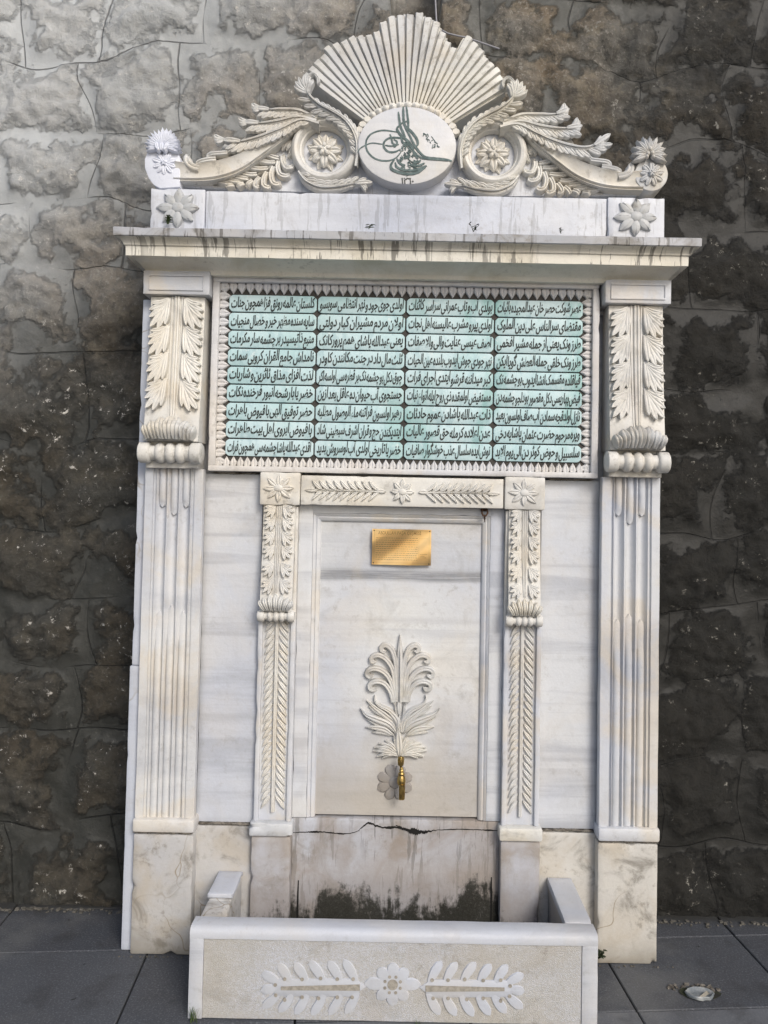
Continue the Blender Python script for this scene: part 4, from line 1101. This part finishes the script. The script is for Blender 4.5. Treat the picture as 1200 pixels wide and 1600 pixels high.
mb = MB(); c = at(1018, 272, Yf); n = 32
plate(mb, [(c[0]+.062*math.cos(2*PI*i/n), c[1]+.064*math.sin(2*PI*i/n)) for i in range(n)], Yf, .15); FR = part('finial', mb, 'carvedg', label='grey weathered finial')
mb = MB(); c2 = at(1017, 273, Yf); rosette(mb, c2[0], c2[1], Yf, .047, 9, .0125, .012, .014, 'lobe'); part('rosette', mb, 'carvedg', FR)
mb = MB(); c2 = at(1013, 244, Yf); finial_fan(mb, c2[0], c2[1], Yf-.006, .068, 11, .012, -25, 205, h=.02); finial_fan(mb, c2[0], c2[1], Yf+.025, .066, 10, .013, -18, 198, h=.03)
for dx, dz in ((-.008, .0), (.008, .002), (0, .018), (-.012, -.012), (.012, -.012)): dome(mb, c2[0]+dx, c2[1]+dz, Yf-.018, .008, .009, .012, n=12)
part('petal_fan', mb, 'carvedg', FR)

# sunburst
def sunburst():
    Ys = .075; c = at(634, 236, Ys)
    tips = [(444, 142), (491, 108), (502, 92), (515, 77), (529, 74), (543, 66), (557, 60), (572, 58), (586, 62), (592, 48), (604, 36), (617, 29), (632, 26), (646, 27), (659, 28), (672, 33), (685, 42), (692, 54), (701, 75), (708, 82), (722, 60), (734, 62), (741, 68), (753, 82), (762, 96), (771, 106), (779, 116), (786, 130), (789, 143)]
    T = [at(px, py, Ys) for px, py in tips]; T[0] = at(478, 121, Ys)
    pol = sorted([(math.atan2(z-c[1], x-c[0]), math.hypot(x-c[0], z-c[1])) for x, z in T], reverse=True)
    angs = [p[0] for p in pol]
    def R(a):
        for i in range(len(pol)-1):
            if pol[i][0] >= a >= pol[i+1][0]:
                t = (pol[i][0]-a)/max(1e-6, pol[i][0]-pol[i+1][0]); return pol[i][1]+(pol[i+1][1]-pol[i][1])*t
        return pol[0][1] if a > pol[0][0] else pol[-1][1]
    a1, a0 = pol[0][0]+.02, pol[-1][0]-.02; n = 58; ri = .165
    mb = MB(); rnd = random.Random(5)
    # solid plate behind the rays
    bp = []
    for i in range(n*2+1):
        a = a1+(a0-a1)*i/(n*2); bp.append((c[0]+math.cos(a)*(R(a)-.012), c[1]+math.sin(a)*(R(a)-.012)))
    bp += [(c[0]+math.cos(a)*.12, c[1]+math.sin(a)*.12) for a in [a0+(a1-a0)*k/8 for k in range(9)]]
    plate(mb, bp[::-1], Ys+.012, .17, bev=0)
    for k in range(n):
        e_ = .22 if k % 2 == 0 else -.22; A = a1+(a0-a1)*(k-(e_ if k else 0))/n; B = a1+(a0-a1)*(k+1+(e_ if k < n-1 else 0))/n; mdl = (A+B)/2; r = R(mdl)+rnd.uniform(-.006, .006); hi = k % 2 == 0
        A2_, B2_ = (A+.004, B-.004); vs = []; fs = []
        y_hi = Ys-.012 if hi else Ys+.001
        pr = [(0, Ys+.03), (0.0, y_hi+.006), (.12, y_hi), (.5, y_hi+(.000 if hi else .004)), (.88, y_hi), (1, y_hi+.006), (1, Ys+.03)]
        st = [(q, ri+(r-ri)*q) for q in (0, .25, .5, .75, .94, 1.0)]
        for (q, rr) in st:
            for (t, y) in pr:
                a = A2_+(B2_-A2_)*t; sl = (.5-t)*.0
                vs.append((c[0]+math.cos(a)*rr, y-.016*q+(.006 if q == 1 else 0)+sl, c[1]+math.sin(a)*rr*(1+.004*math.sin(k*7+t*5)*(q == 1))))
        m = len(pr)
        for i in range(len(st)-1):
            for j in range(m-1): q = i*m+j; fs.append((q, q+1, q+m+1, q+m))
        fs += [tuple(range(m)), tuple((len(st)-1)*m+j for j in range(m))]
        mb.add(vs, fs)
    so_ = part('sunburst', mb, 'carvedg', smooth=30)
    cm = at(636, 229, .04)
    for k in range(17):
        a = rad(24+132*k/16); mb = MB()
        x, z = cm[0]+math.cos(a)*.200, cm[1]+math.sin(a)*.165
        if 3 < k < 14:
            dome(mb, x, z, .072, .0165, .0165, .030)
            sweep(mb, [(x+.0165*math.cos(2*PI*i/14), z+.0165*math.sin(2*PI*i/14)) for i in range(14)], .072, [(-.003, -.01), (-.003, .010), (.002, .012), (.003, -.01)], True)
        else:
            dome(mb, x, z, .072, .020, .017, .030, n=8, cut=.45)
        part('bead', mb, 'carved', so_)
sunburst()

# medallion
def medallion():
    Ym = .015; c = at(636, 227, Ym); rx, rz = .1835, .1475; n = 72
    pts = [(c[0]+rx*math.cos(2*PI*i/n), c[1]+rz*math.sin(2*PI*i/n)) for i in range(n)]
    mb = MB(); plate(mb, pts, Ym, .10, bev=.006); mo = part('medallion', mb, 'medal')
    T = lambda u, v: at(540+u/6, 150+v/6, Ym)
    mb = MB()
    S = [([(505, 345), (430, 330), (340, 323), (250, 350), (205, 395), (190, 450), (205, 520), (265, 582), (340, 607), (420, 605), (480, 575), (520, 525)], .0017),
         ([(110, 530), (140, 490), (190, 462), (250, 442), (360, 455)], .0012),
         ([(545, 402), (480, 392), (410, 396), (362, 432), (360, 482), (400, 522), (460, 526), (515, 500)], .0021),
         ([(415, 358), (430, 395), (440, 440), (475, 462), (482, 428), (450, 408)], .0019), ([(370, 462), (430, 470), (500, 455)], .0015), ([(450, 480), (475, 470)], .0015),
         ([(495, 150), (505, 230), (520, 300), (560, 385)], .0024), ([(540, 100), (543, 180), (550, 260), (590, 340)], .0026), ([(570, 98), (580, 180), (588, 260), (585, 350)], .0022),
         ([(490, 300), (520, 262), (580, 236)], .0016), ([(508, 275), (482, 310), (520, 370), (590, 430), (640, 500)], .0026), ([(545, 270), (620, 340), (665, 400), (678, 450), (665, 470)], .0026),
         ([(560, 300), (600, 370), (650, 470), (700, 535), (750, 575), (850, 588), (940, 596), (995, 612)], .0022), ([(580, 430), (640, 520), (700, 575), (760, 590), (860, 598), (960, 608)], .0016),
         ([(520, 380), (540, 440), (610, 470), (655, 560), (680, 590)], .0022), ([(455, 600), (425, 650), (440, 692), (520, 722), (600, 732), (680, 715), (748, 668)], .0028),
         ([(465, 625), (485, 670), (560, 700), (600, 690)], .0022), ([(480, 590), (520, 640), (560, 650)], .002), ([(560, 700), (640, 700), (700, 680), (760, 655)], .0022),
         ([(600, 650), (680, 655), (740, 632)], .0020), ([(620, 620), (680, 625), (705, 600)], .0018), ([(575, 725), (578, 750)], .0015)]
    for q_, (p, w_) in enumerate(S): ribbon(mb, [T(u, v) for u, v in p], w_*1.85, Ym, h=.0014+.00012*q_, n=24)
    rnd = random.Random(21)
    for k in range(58):       # dense interlaced strokes of the emblem's body
        v = rnd.uniform(420, 700); hw = 30+(v-420)*.28; u = 560+(v-420)*.12+rnd.uniform(-hw, hw); a = rnd.uniform(-.6, .9); l = rnd.uniform(14, 30)
        ribbon(mb, [T(u, v), T(u+math.cos(a)*l, v+math.sin(a)*l+8), T(u+math.cos(a+1.1)*l*1.5, v+math.sin(a+1.1)*l*1.3)], .0017, Ym, h=.0013+.00005*k, n=8)
    part('tughra', mb, 'tughra', mo, smooth=0)
    mb = MB()
    for k in range(26):
        t = rnd.uniform(0, 1); u = 725+t*140; v = 345+t*120+rnd.uniform(-38, 38); a = rnd.uniform(.2, 2.6); l = rnd.uniform(14, 42)
        ribbon(mb, [T(u, v), T(u+math.cos(a)*l*.5+4, v+math.sin(a)*l*.5), T(u+math.cos(a)*l, v+math.sin(a)*l)], .0012, Ym, h=.0012+.00006*k, n=6)
    part('small_flourish', mb, 'tughra', mo, smooth=0)
    vs, fs = text_mesh('١٢٦٠', .03); x0 = min(v.x for v in vs); x1 = max(v.x for v in vs); z0 = min(v.y for v in vs); z1 = max(v.y for v in vs)
    a = T(522, 825); b = T(640, 768); mb = MB()
    mb.add([(a[0]+(v.x-x0)/(x1-x0)*(b[0]-a[0]), Ym-.0005-v.z*.05, a[1]+(v.y-z0)/(z1-z0)*(b[1]-a[1])) for v in vs], fs)
    part('date', mb, 'datep', mo, smooth=0)
medallion()

# ------------------------------------------------------------------ brass plaque
def plaque():
    Yq = .072; a = at(582, 826, Yq); b = at(673, 884, Yq); x0, x1, z1, z0 = a[0], b[0], a[1]+.0, b[1]+.001
    PQ = tag(empty('brass_plaque', ((x0+x1)/2, Yq, z0)), 'small shiny rectangular brass plaque screwed to the niche above the grey marble band', 'plaque')
    def wy_(x, z):      # the thin sheet is a little buckled
        q = (x-x0)*.60-(z-z0)+.004
        return -.0042*(1-math.cos(2*PI*q/.17))+.0084-.0004*math.sin((x-z)*90)-.010
    n = 26; vs = []; fs = []
    for back in (0, 1):
        for j in range(n+1):
            for i in range(n+1):
                x = x0+(x1-x0)*i/n; z = z0+(z1-z0)*j/n; vs.append((x, Yq-.004+wy_(x, z)+.0015*back, z))
    W_ = n+1; B = W_*W_
    for j in range(n):
        for i in range(n): a = j*W_+i; fs += [(a, a+1, a+W_+1, a+W_), (B+a, B+a+1, B+a+W_+1, B+a+W_)]
    for i in range(n): fs += [(i, i+1, B+i+1, B+i), (n*W_+i, n*W_+i+1, B+n*W_+i+1, B+n*W_+i), (i*W_, (i+1)*W_, B+(i+1)*W_, B+i*W_), (i*W_+n, (i+1)*W_+n, B+(i+1)*W_+n, B+i*W_+n)]
    mb = MB(); mb.add(vs, fs); part('plate', mb, 'brass', PQ)
    F_ = lambda x, z: Yq-.004+wy_(x, z)
    for (x, z) in ((x0+.006, z0+.007), (x1-.007, z0+.006), (x0+.007, z1-.006), (x1-.006, z1-.006)):
        mb = MB(); dome(mb, x, z, F_(x, z), .0032, .0032, .002, n=10, m=3); part('screw', mb, 'hole', PQ)
    mb = MB()
    def bar(xa, xb, za, zb):
        N_ = 16 if max(xb-xa, zb-za) > .02 else 1
        for i in range(N_):
            p = [(xa+(xb-xa)*(i+a)/N_, z) for a, z in ((0, za), (1, za), (1, zb), (0, zb))] if xb-xa > zb-za else [(x, za+(zb-za)*(i+a)/N_) for a, x in ((0, xa), (0, xb), (1, xb), (1, xa))]
            mb.add([(x, F_(x, z)-.0003, z) for x, z in p], [(0, 1, 2, 3)])
    e = .0005; m = .008
    for xa, xb, za, zb in ((x0+m, x1-m, z1-m, z1-m+e), (x0+m, x1-m, z0+m, z0+m+e), (x0+m, x0+m+e, z0+m, z1-m), (x1-m, x1-m+e, z0+m, z1-m),
                           (x1-.046, x1-.010, z0+.024, z0+.024+e), (x1-.046, x1-.010, z1-.034, z1-.034+e), (x1-.046, x1-.046+e, z0+.024, z1-.034)): bar(xa, xb, za, zb)
    rq = random.Random(2)
    for k in range(11):      # worn rows of small engraving, too faint to read
        z = z1-.034-k*.0080; xx = x0+.014
        while xx < (x1-.052 if z < z1-.030 else x1-.02):
            l = rq.uniform(.003, .010); bar(xx, min(xx+l, x1-.050), z, z+.0016); xx += l+.0022
    for k in range(3): bar(x1-.042, x1-.042+(.028, .018, .024)[k], z0+.040-k*.006, z0+.0412-k*.006)
    part('etched_border', mb, 'etch', PQ)
    vs, fs = text_mesh('ABDULLAH PAŞA ÇEŞMESİ', .004); wv = max(v.x for v in vs)-min(v.x for v in vs); sc = .160/wv; mb = MB()
    mb.add([((x0+x1)/2-.088+v.x*sc, F_((x0+x1)/2-.088+v.x*sc, z1-.020+v.y*sc*1.25)-.0003-v.z*.01, z1-.020+v.y*sc*1.25) for v in vs], fs)
    part('title_lettering', mb, 'etch', PQ, smooth=0)
plaque()

# ------------------------------------------------------------------ tap
def tap():
    c = at(627, 1222, .03); cx = c[0]; Yt = .028
    TP = tag(empty('brass_tap', (cx, Yt, at(627, 1248, Yt)[1])), 'old brass tap with a knurled pear-shaped handle under the marble palmette', 'tap')
    zt = at(624, 1181, Yt)[1]; zb = at(629, 1248, Yt)[1]
    H = zt-zb
    mb = MB(); pr = [(0, .001), (.002, .004), (.008, .0085), (.018, .0105), (.028, .009), (.036, .0055), (.041, .004)]
    lathe(mb, [(zt-.041+ (.041-a) , r) for a, r in reversed(pr)] if False else [(-a, r) for a, r in pr], (cx-.003, Yt, zt), 'z', 16); hd = part('handle', mb, 'brassold', TP)
    mb = MB()
    for k in range(12):
        for d in (-1, 1):
            pts = []
            for j in range(9):
                a = .004+.030*j/8; r = .0085+.0025*math.sin(PI*a/.036); b = 2*PI*k/12+d*j*.17
                pts.append((cx-.003+r*math.cos(b), Yt+r*math.sin(b), zt-a))
            tube(mb, pts, .0009, 5)
    part('knurling', mb, 'brassold', hd)
    mb = MB(); h0 = .040
    pr = [(h0, .0045), (h0+.004, .0075), (h0+.007, .0060), (h0+.010, .0085), (h0+.014, .0088), (h0+.017, .0065), (h0+.021, .0105), (h0+.026, .0120), (h0+.030, .0105), (h0+.036, .0135), (h0+.048, .0155), (h0+.058, .0150), (h0+.064, .0120)]
    lathe(mb, [(-a, r) for a, r in pr], (cx, Yt, zt), 'z', 20); part('body', mb, 'brassold', TP)
    mb = MB(); pr = [(h0+.060, .0115), (h0+.070, .0100), (H-.006, .0092), (H, .0098), (H, .0075)]
    lathe(mb, [(-a, r) for a, r in pr], (cx+.003, Yt-.006, zt), 'z', 18)
    for k in range(14):
        b = 2*PI*k/14; tube(mb, [(cx+.003+.0100*math.cos(b), Yt-.006+.0100*math.sin(b), zt-h0-.066), (cx+.003+.0095*math.cos(b), Yt-.006+.0095*math.sin(b), zt-H+.001)], .0012, 5)
    part('spout', mb, 'brassold', TP)
    mb = MB(); lathe(mb, [(-.005, .011), (.02, .010), (.05, .010), (.052, .018), (.056, .018)], (cx, Yt, zt-h0-.048), 'y', 18); part('shank', mb, 'brassold', TP)
tap()

# rusty hook
def hook():
    c = at(757, 800, .05); tc = tag(empty('iron_hook', (c[0], .055, c[1])), 'small rusty iron hook hanging under the marble lintel, right of the plaque', 'hook')
    mb = MB()
    tube(mb, [(c[0]-.010, .057, c[1]+.010), (c[0]-.011, .040, c[1]+.008), (c[0]-.011, .034, c[1]-.004), (c[0]-.006, .034, c[1]-.014), (c[0]+.004, .034, c[1]-.014), (c[0]+.010, .034, c[1]-.004), (c[0]+.008, .036, c[1]+.010)], .0035, 7)
    part('ring', mb, 'rust', tc)
    mb = MB(); bx(mb, c[0]-.014, c[0]+.012, .045, .058, c[1]+.002, c[1]+.018, bev=.002, chip=0)
    tube(mb, [(c[0]-.001, .036, c[1]-.010), (c[0], .038, c[1]-.024), (c[0]+.001, .045, c[1]-.038)], [.004, .003, .0012], 6)
    part('staple', mb, 'rust', tc)
hook()

# ------------------------------------------------------------------ basin
def basin():
    BS = tag(empty('marble_basin', (0, -.2, 0)), 'low marble trough with carved laurel branches on its front, standing before the fountain', 'basin')
    xa, xb = -.641, .643; yf = -.340; zt = .281
    mb = MB(); bx(mb, xa, xb, yf+.009, -.262, 0, .264, bev=.003, chip=.01)
    bx(mb, xa, xa+.044, yf, yf+.03, 0, .256, bev=.002, step=.04); bx(mb, xb-.050, xb, yf, yf+.03, 0, .256, bev=.002, step=.04)
    # rounded top rail
    prof = [(yf+.02, .247), (yf, .247), (yf-.001, .262), (yf+.003, .272), (yf+.010, .2785), (yf+.020, zt), (-.272, zt), (-.263, .276), (-.261, .265), (-.261, .235)]
    st = [xa+(xb-xa)*i/40 for i in range(41)]; vs = []; fs = []; m = len(prof)
    for x in st:
        for (y, z) in prof:
            nv = noise.noise_vector(Vector((x, y, z))*12)*.0012; vs.append((x, y+nv.y, z+nv.z))
    for i in range(40):
        for j in range(m-1): q = i*m+j; fs.append((q, q+1, q+m+1, q+m))
    fs += [tuple(range(m)), tuple(40*m+j for j in range(m))]
    mb.add(vs, fs)
    fo = part('front_wall', mb, 'basinf', BS)
    mb = MB(); bx(mb, xa+.045, xb-.051, yf+.004, yf+.02, .002, .2465, bev=.0, step=.1, rough=.0006, chip=0); part('stippled_panel', mb, 'basinp', fo)
    # carved laurel branches and flower
    Yo = yf+.004; T = lambda u, v: at(380+u/2.5, 1460+v/2.5, Yo)
    def mz(u): return 585*2-u
    for s in (1, -1):
        f = (lambda u, v: T(u, v)) if s > 0 else (lambda u, v: T(mz(u)-2, v-4))
        mb = MB(); hl = MB(); hh = .0045
        core = [f(688, 205), f(735, 175), f(1040, 178), f(1060, 210), f(1040, 242), f(740, 245)]
        plate(mb, core if s < 0 else core[::-1], Yo-hh+.0006, Yo+.002, bev=.001)
        for (a, b) in (((728, 188), (775, 104)), ((790, 185), (835, 108)), ((855, 185), (908, 108)), ((922, 185), (968, 116)), ((985, 190), (1032, 118)), ((1030, 190), (1095, 155)), ((1040, 212), (1098, 222)),
                       ((722, 225), (768, 312)), ((785, 232), (832, 316)), ((850, 232), (900, 318)), ((915, 232), (965, 314)), ((975, 232), (1028, 306)), ((1030, 235), (1092, 288))):
            leaf(mb, [f(*a), f((a[0]+b[0])/2-4, (a[1]+b[1])/2), f(*b)], .0178, hh, Yo, 'lobe', (0, 0), .0, n=10, m=9, sq=6)
        for (u, v) in ((738, 175), (800, 175), (865, 172), (937, 176), (1005, 175), (1042, 198), (1040, 238), (742, 246), (800, 246), (873, 250), (937, 246), (1005, 256)):
            x, z = f(u, v); disc(hl, x, z, Yo-hh-.0012, .0058, 12)
        p = [f(712, 196), f(1020, 204), f(1020, 218), f(712, 220)]
        plate(hl, p if s < 0 else p[::-1], Yo-hh-.0012, Yo, bev=0)
        part2('laurel_branch', mb, 'basino', hl, 'recess', fo)
    mb = MB(); hl = MB(); c = T(584, 193)
    for k in range(8):
        a = rad(90+45*k); r = (.066, .066, .088, .066)[k % 4]
        leaf(mb, [(c[0]+math.cos(a)*.006, c[1]+math.sin(a)*.006), (c[0]+math.cos(a)*r*.6, c[1]+math.sin(a)*r*.6), (c[0]+math.cos(a)*r, c[1]+math.sin(a)*r)], .0225, .005, Yo, 'lobe', (0, 0), 0, m=9, sq=6)
        b = a+rad(22.5); disc(hl, c[0]+math.cos(b)*.026, c[1]+math.sin(b)*.026, Yo-.0062, .0050, 12)
    disc(hl, c[0], c[1], Yo-.0062, .0165, 16)
    part2('flower', mb, 'basino', hl, 'recess', fo)
    # side walls
    mb = MB(); bx(mb, xb-.085, xb-.002, -.260, .045, 0, .250, bev=.002); sr = part('side_wall', mb, 'inbasin', BS)
    mb = MB(); bx(mb, xb-.088, xb, -.2605, .044, .2515, .2795, bev=.003); part('coping', mb, 'basinf', sr)
    mb = MB(); bx(mb, xa+.003, xa+.085, -.260, .045, 0, .262, bev=.008, chip=.05, step=.02, rough=.004); bx(mb, xa+.005, xa+.083, -.135, .0435, .22, .2645, bev=.006, chip=.03, step=.02, rough=.003); sl = part('side_wall', mb, 'plinth', BS, 'broken side wall with part of its coping gone')
    mb = MB(); bx(mb, xa, xa+.088, -.125, .044, .266, .280, bev=.003, chip=.02); part('coping', mb, 'basinf', sl)
    mb = MB(); bx(mb, xa+.05, xb-.05, -.27, .055, 0, .03, bev=0, step=.3, rough=0, chip=0); part('floor', mb, 'inbasin', BS)
    mb = MB(); n = 20; vs = [(xa+.08+(xb-xa-.16)*i/n, -.262+.278*j/4, .075+.0006*random.random()) for j in range(5) for i in range(n+1)]
    mb.add(vs, [(j*(n+1)+i, j*(n+1)+i+1, (j+1)*(n+1)+i+1, (j+1)*(n+1)+i) for j in range(4) for i in range(n)])
    tag(mb.build('water', 'water'), kind='structure')
basin()

# ------------------------------------------------------------------ cable on the wall
mb = MB()
def wy(px, py, d=.012):
    x, z = at(px, py, .30); return (x, .305-d, z)
pts = [wy(676, -90), wy(679, -40), wy(680, 0), wy(681, 20), wy(682, 38), wy(688, 48), wy(700, 54), wy(716, 58), wy(728, 60), wy(745, 66), wy(780, 78)]
tube(mb, [Vector(p) for p in pts], .0035, 8)
tag(mb.build('cable', 'cable'), 'thin grey cable running down the stone wall and behind the sunburst', 'cable')

# ------------------------------------------------------------------ weeds
def blade_leaf(mb, base, d, L, w, up=.4):
    b = Vector(base); d = Vector(d).normalized(); side = d.cross(Vector((0, 0, 1))).normalized() if abs(d.z) < .95 else Vector((1, 0, 0)); n = 4; vs = []
    for i in range(n+1):
        t = i/n; c = b+d*L*t+Vector((0, 0, -up*L*t*t)); ww = w*math.sin(PI*min(.98, t*.85+.12))
        vs += [c-side*ww, c+Vector((0, 0, -.15*ww)), c+side*ww]
    mb.add(vs, [(i*3+j, i*3+j+1, i*3+j+4, i*3+j+3) for i in range(n) for j in (0, 1)])
def weed(px, py, Y, H, nst, nl, L, w_, label, seed, mat='leafg', spread=.5, group=None):
    rnd = random.Random(seed); x, z = at(px, py, Y); e = tag(empty('weed', (x, Y, z)), label, 'weed', group)
    st = MB(); lf = MB()
    for k in range(nst):
        a = rnd.uniform(0, 2*PI); lean = rnd.uniform(.1, spread); top = Vector((x+math.cos(a)*lean*H, Y-abs(math.sin(a))*lean*H*.6, z+H*rnd.uniform(.6, 1)))
        b = Vector((x+rnd.uniform(-.3, .3)*spread*H, Y, z)); tube(st, [b, (b+top)/2+Vector((0, 0, .1*H)), top], [.0012, .001, .0006], 5)
        for q in range(nl):
            t = (q+1)/nl; p = b.lerp(top, t); aa = rnd.uniform(0, 2*PI)
            blade_leaf(lf, p, (math.cos(aa), -abs(math.sin(aa))*.7, rnd.uniform(.1, .8)), L*rnd.uniform(.7, 1.2), w_)
    st.build('stem', M[mat], e); lf.build('leaf', M[mat], e)
weed(577, 358, -.10, .015, 2, 4, .020, .0045, 'tiny five-leaved weed on the cornice, left of the middle', 1)
weed(741, 362, -.10, .034, 3, 4, .012, .003, 'taller two-stemmed weed on the cornice, right of the middle', 2, 'leafd')
weed(876, 365, -.10, .020, 2, 4, .010, .003, 'small weed near the right end of the cornice', 3, 'leafd')
weed(262, 350, .0, .030, 5, 5, .014, .005, 'low green weed before the left corner block of the pediment', 4)
weed(938, 1497, -.02, .034, 7, 6, .018, .005, 'dark leafy weed in the gap between basin and right plinth', 5, 'leafd', .7)
def grass(px, py, Y, n, H, label, seed):
    rnd = random.Random(seed); x, z = at(px, py, Y); mb = MB()
    for k in range(n):
        a = rnd.uniform(0, 2*PI); h = H*rnd.uniform(.5, 1); bb = Vector((x+rnd.uniform(-.012, .012), Y+rnd.uniform(-.008, .008), 0)); d = Vector((math.cos(a)*.7, math.sin(a)*.5, 0))
        s = Vector((-d.y, d.x, 0)).normalized()*.0014; vs = []
        for i in range(5):
            t = i/4; c = bb+d*h*.55*t*t+Vector((0, 0, h*(t-.2*t*t))); vs += [c-s*(1-t*.95), c+s*(1-t*.95)]
        mb.add(vs, [(i*2, i*2+1, i*2+3, i*2+2) for i in range(4)])
    o = mb.build('grass_tuft', 'leafg', loc=(x, Y, 0)); tag(o, label, 'grass tuft')
grass(303, 1588, -.352, 26, .06, 'small green grass tuft at the left front foot of the basin', 8)
grass(655, 1597, -.352, 14, .022, 'tiny grass tuft under the middle of the basin front', 9)

# ------------------------------------------------------------------ litter and broken paving on the right
def litter():
    gz = lambda px, py: None
    d = 1920/(1536-804); X = (1103-633)*d/1200; Y = d-2.8
    e = tag(empty('crushed_cup', (X, Y, 0)), 'crushed pale plastic cup lying in a chipped hole of the pavement on the right', 'litter')
    mb = MB(); n = 24; vs = []; fs = []
    for k, (r, h, o) in enumerate(((.040, .002, 0), (.042, .009, .002), (.039, .012, .002), (.033, .006, .001), (.020, .003, 0))):
        for i in range(n):
            a = 2*PI*i/n; w_ = 1+.10*noise.noise(Vector((math.cos(a)*2, math.sin(a)*2, k*.4)))
            vs.append((X+r*w_*math.cos(a)*1.15, Y+r*w_*math.sin(a)*.72+o, h+.004*noise.noise(Vector((a*2, k, 1)))+.002))
    for k in range(4):
        for i in range(n): fs.append((k*n+i, k*n+(i+1) % n, (k+1)*n+(i+1) % n, (k+1)*n+i))
    fs.append(tuple(4*n+i for i in range(n))); mb.add(vs, fs); part('rim', mb, 'plastic', e)
    mb = MB(); mb.add([(X-.012, Y-.018, .008), (X+.026, Y+.010, .013), (X+.030, Y+.0, .009), (X-.006, Y-.026, .005), (X+.034, Y-.006, .012)], [(0, 1, 2, 3), (1, 4, 2)]); part('torn_flap', mb, 'litcard', e, smooth=0)
    mb = MB(); pts = []
    for i in range(22):
        a = 2*PI*i/22; r = .060*(1+.3*noise.noise(Vector((math.cos(a)*1.6, math.sin(a)*1.6, 4)))); pts.append((X+.0+r*math.cos(a)*1.1, Y+.015+r*math.sin(a)*.62, .0025))
    mb.add(pts, [tuple(range(22))]); o = mb.build('dirt', 'earth', smooth=0); tag(o, kind='stuff')
    mb = MB(); rnd = random.Random(4)
    for i in range(46):
        a = rnd.uniform(.2, 2.9); r = rnd.uniform(.048, .080); s = rnd.uniform(.002, .0045); cx_, cy_ = X-.01+r*math.cos(a)*1.15, Y+.02+r*math.sin(a)*.6
        vs = [(cx_+rnd.uniform(-s, s)+dx*s, cy_+rnd.uniform(-s, s)*.5+dy*s, .001+dz*s*1.2) for dx in (-1, 1) for dy in (-1, 1) for dz in (0, 1)]
        mb.add(vs, [(0, 1, 3, 2), (4, 5, 7, 6), (0, 1, 5, 4), (2, 3, 7, 6), (1, 3, 7, 5)])
    o = mb.build('rubble_crumbs', 'mortar', smooth=0); tag(o, 'crumbs of broken mortar round the hole in the pavement', kind='stuff')
litter()

def debris():
    rnd = random.Random(31); mb = MB()
    for i in range(420):
        sd = rnd.choice((-1, 1)); x = sd*rnd.uniform(.97, 2.3); y = .300-abs(rnd.gauss(0, .018)); q = rnd.uniform(.002, .008)
        if rnd.random() < .25: x = rnd.uniform(-.98, 1.0); y = -.012-abs(rnd.gauss(0, .006)); q *= .5
        if abs(x) < .66 and y < 0: continue
        mb.add([(x+dx*q*rnd.uniform(.6, 1.2), y+dy*q*rnd.uniform(.6, 1.2), .0005+dz*q*rnd.uniform(.5, 1.1)) for dx in (-1, 1) for dy in (-1, 1) for dz in (0, 1)], [(0, 1, 3, 2), (4, 5, 7, 6), (0, 1, 5, 4), (2, 3, 7, 6), (1, 3, 7, 5)])
    o = mb.build('wall_foot_grit', 'earthg', smooth=0); tag(o, 'grit and crumbs along the foot of the wall', kind='stuff')
debris()
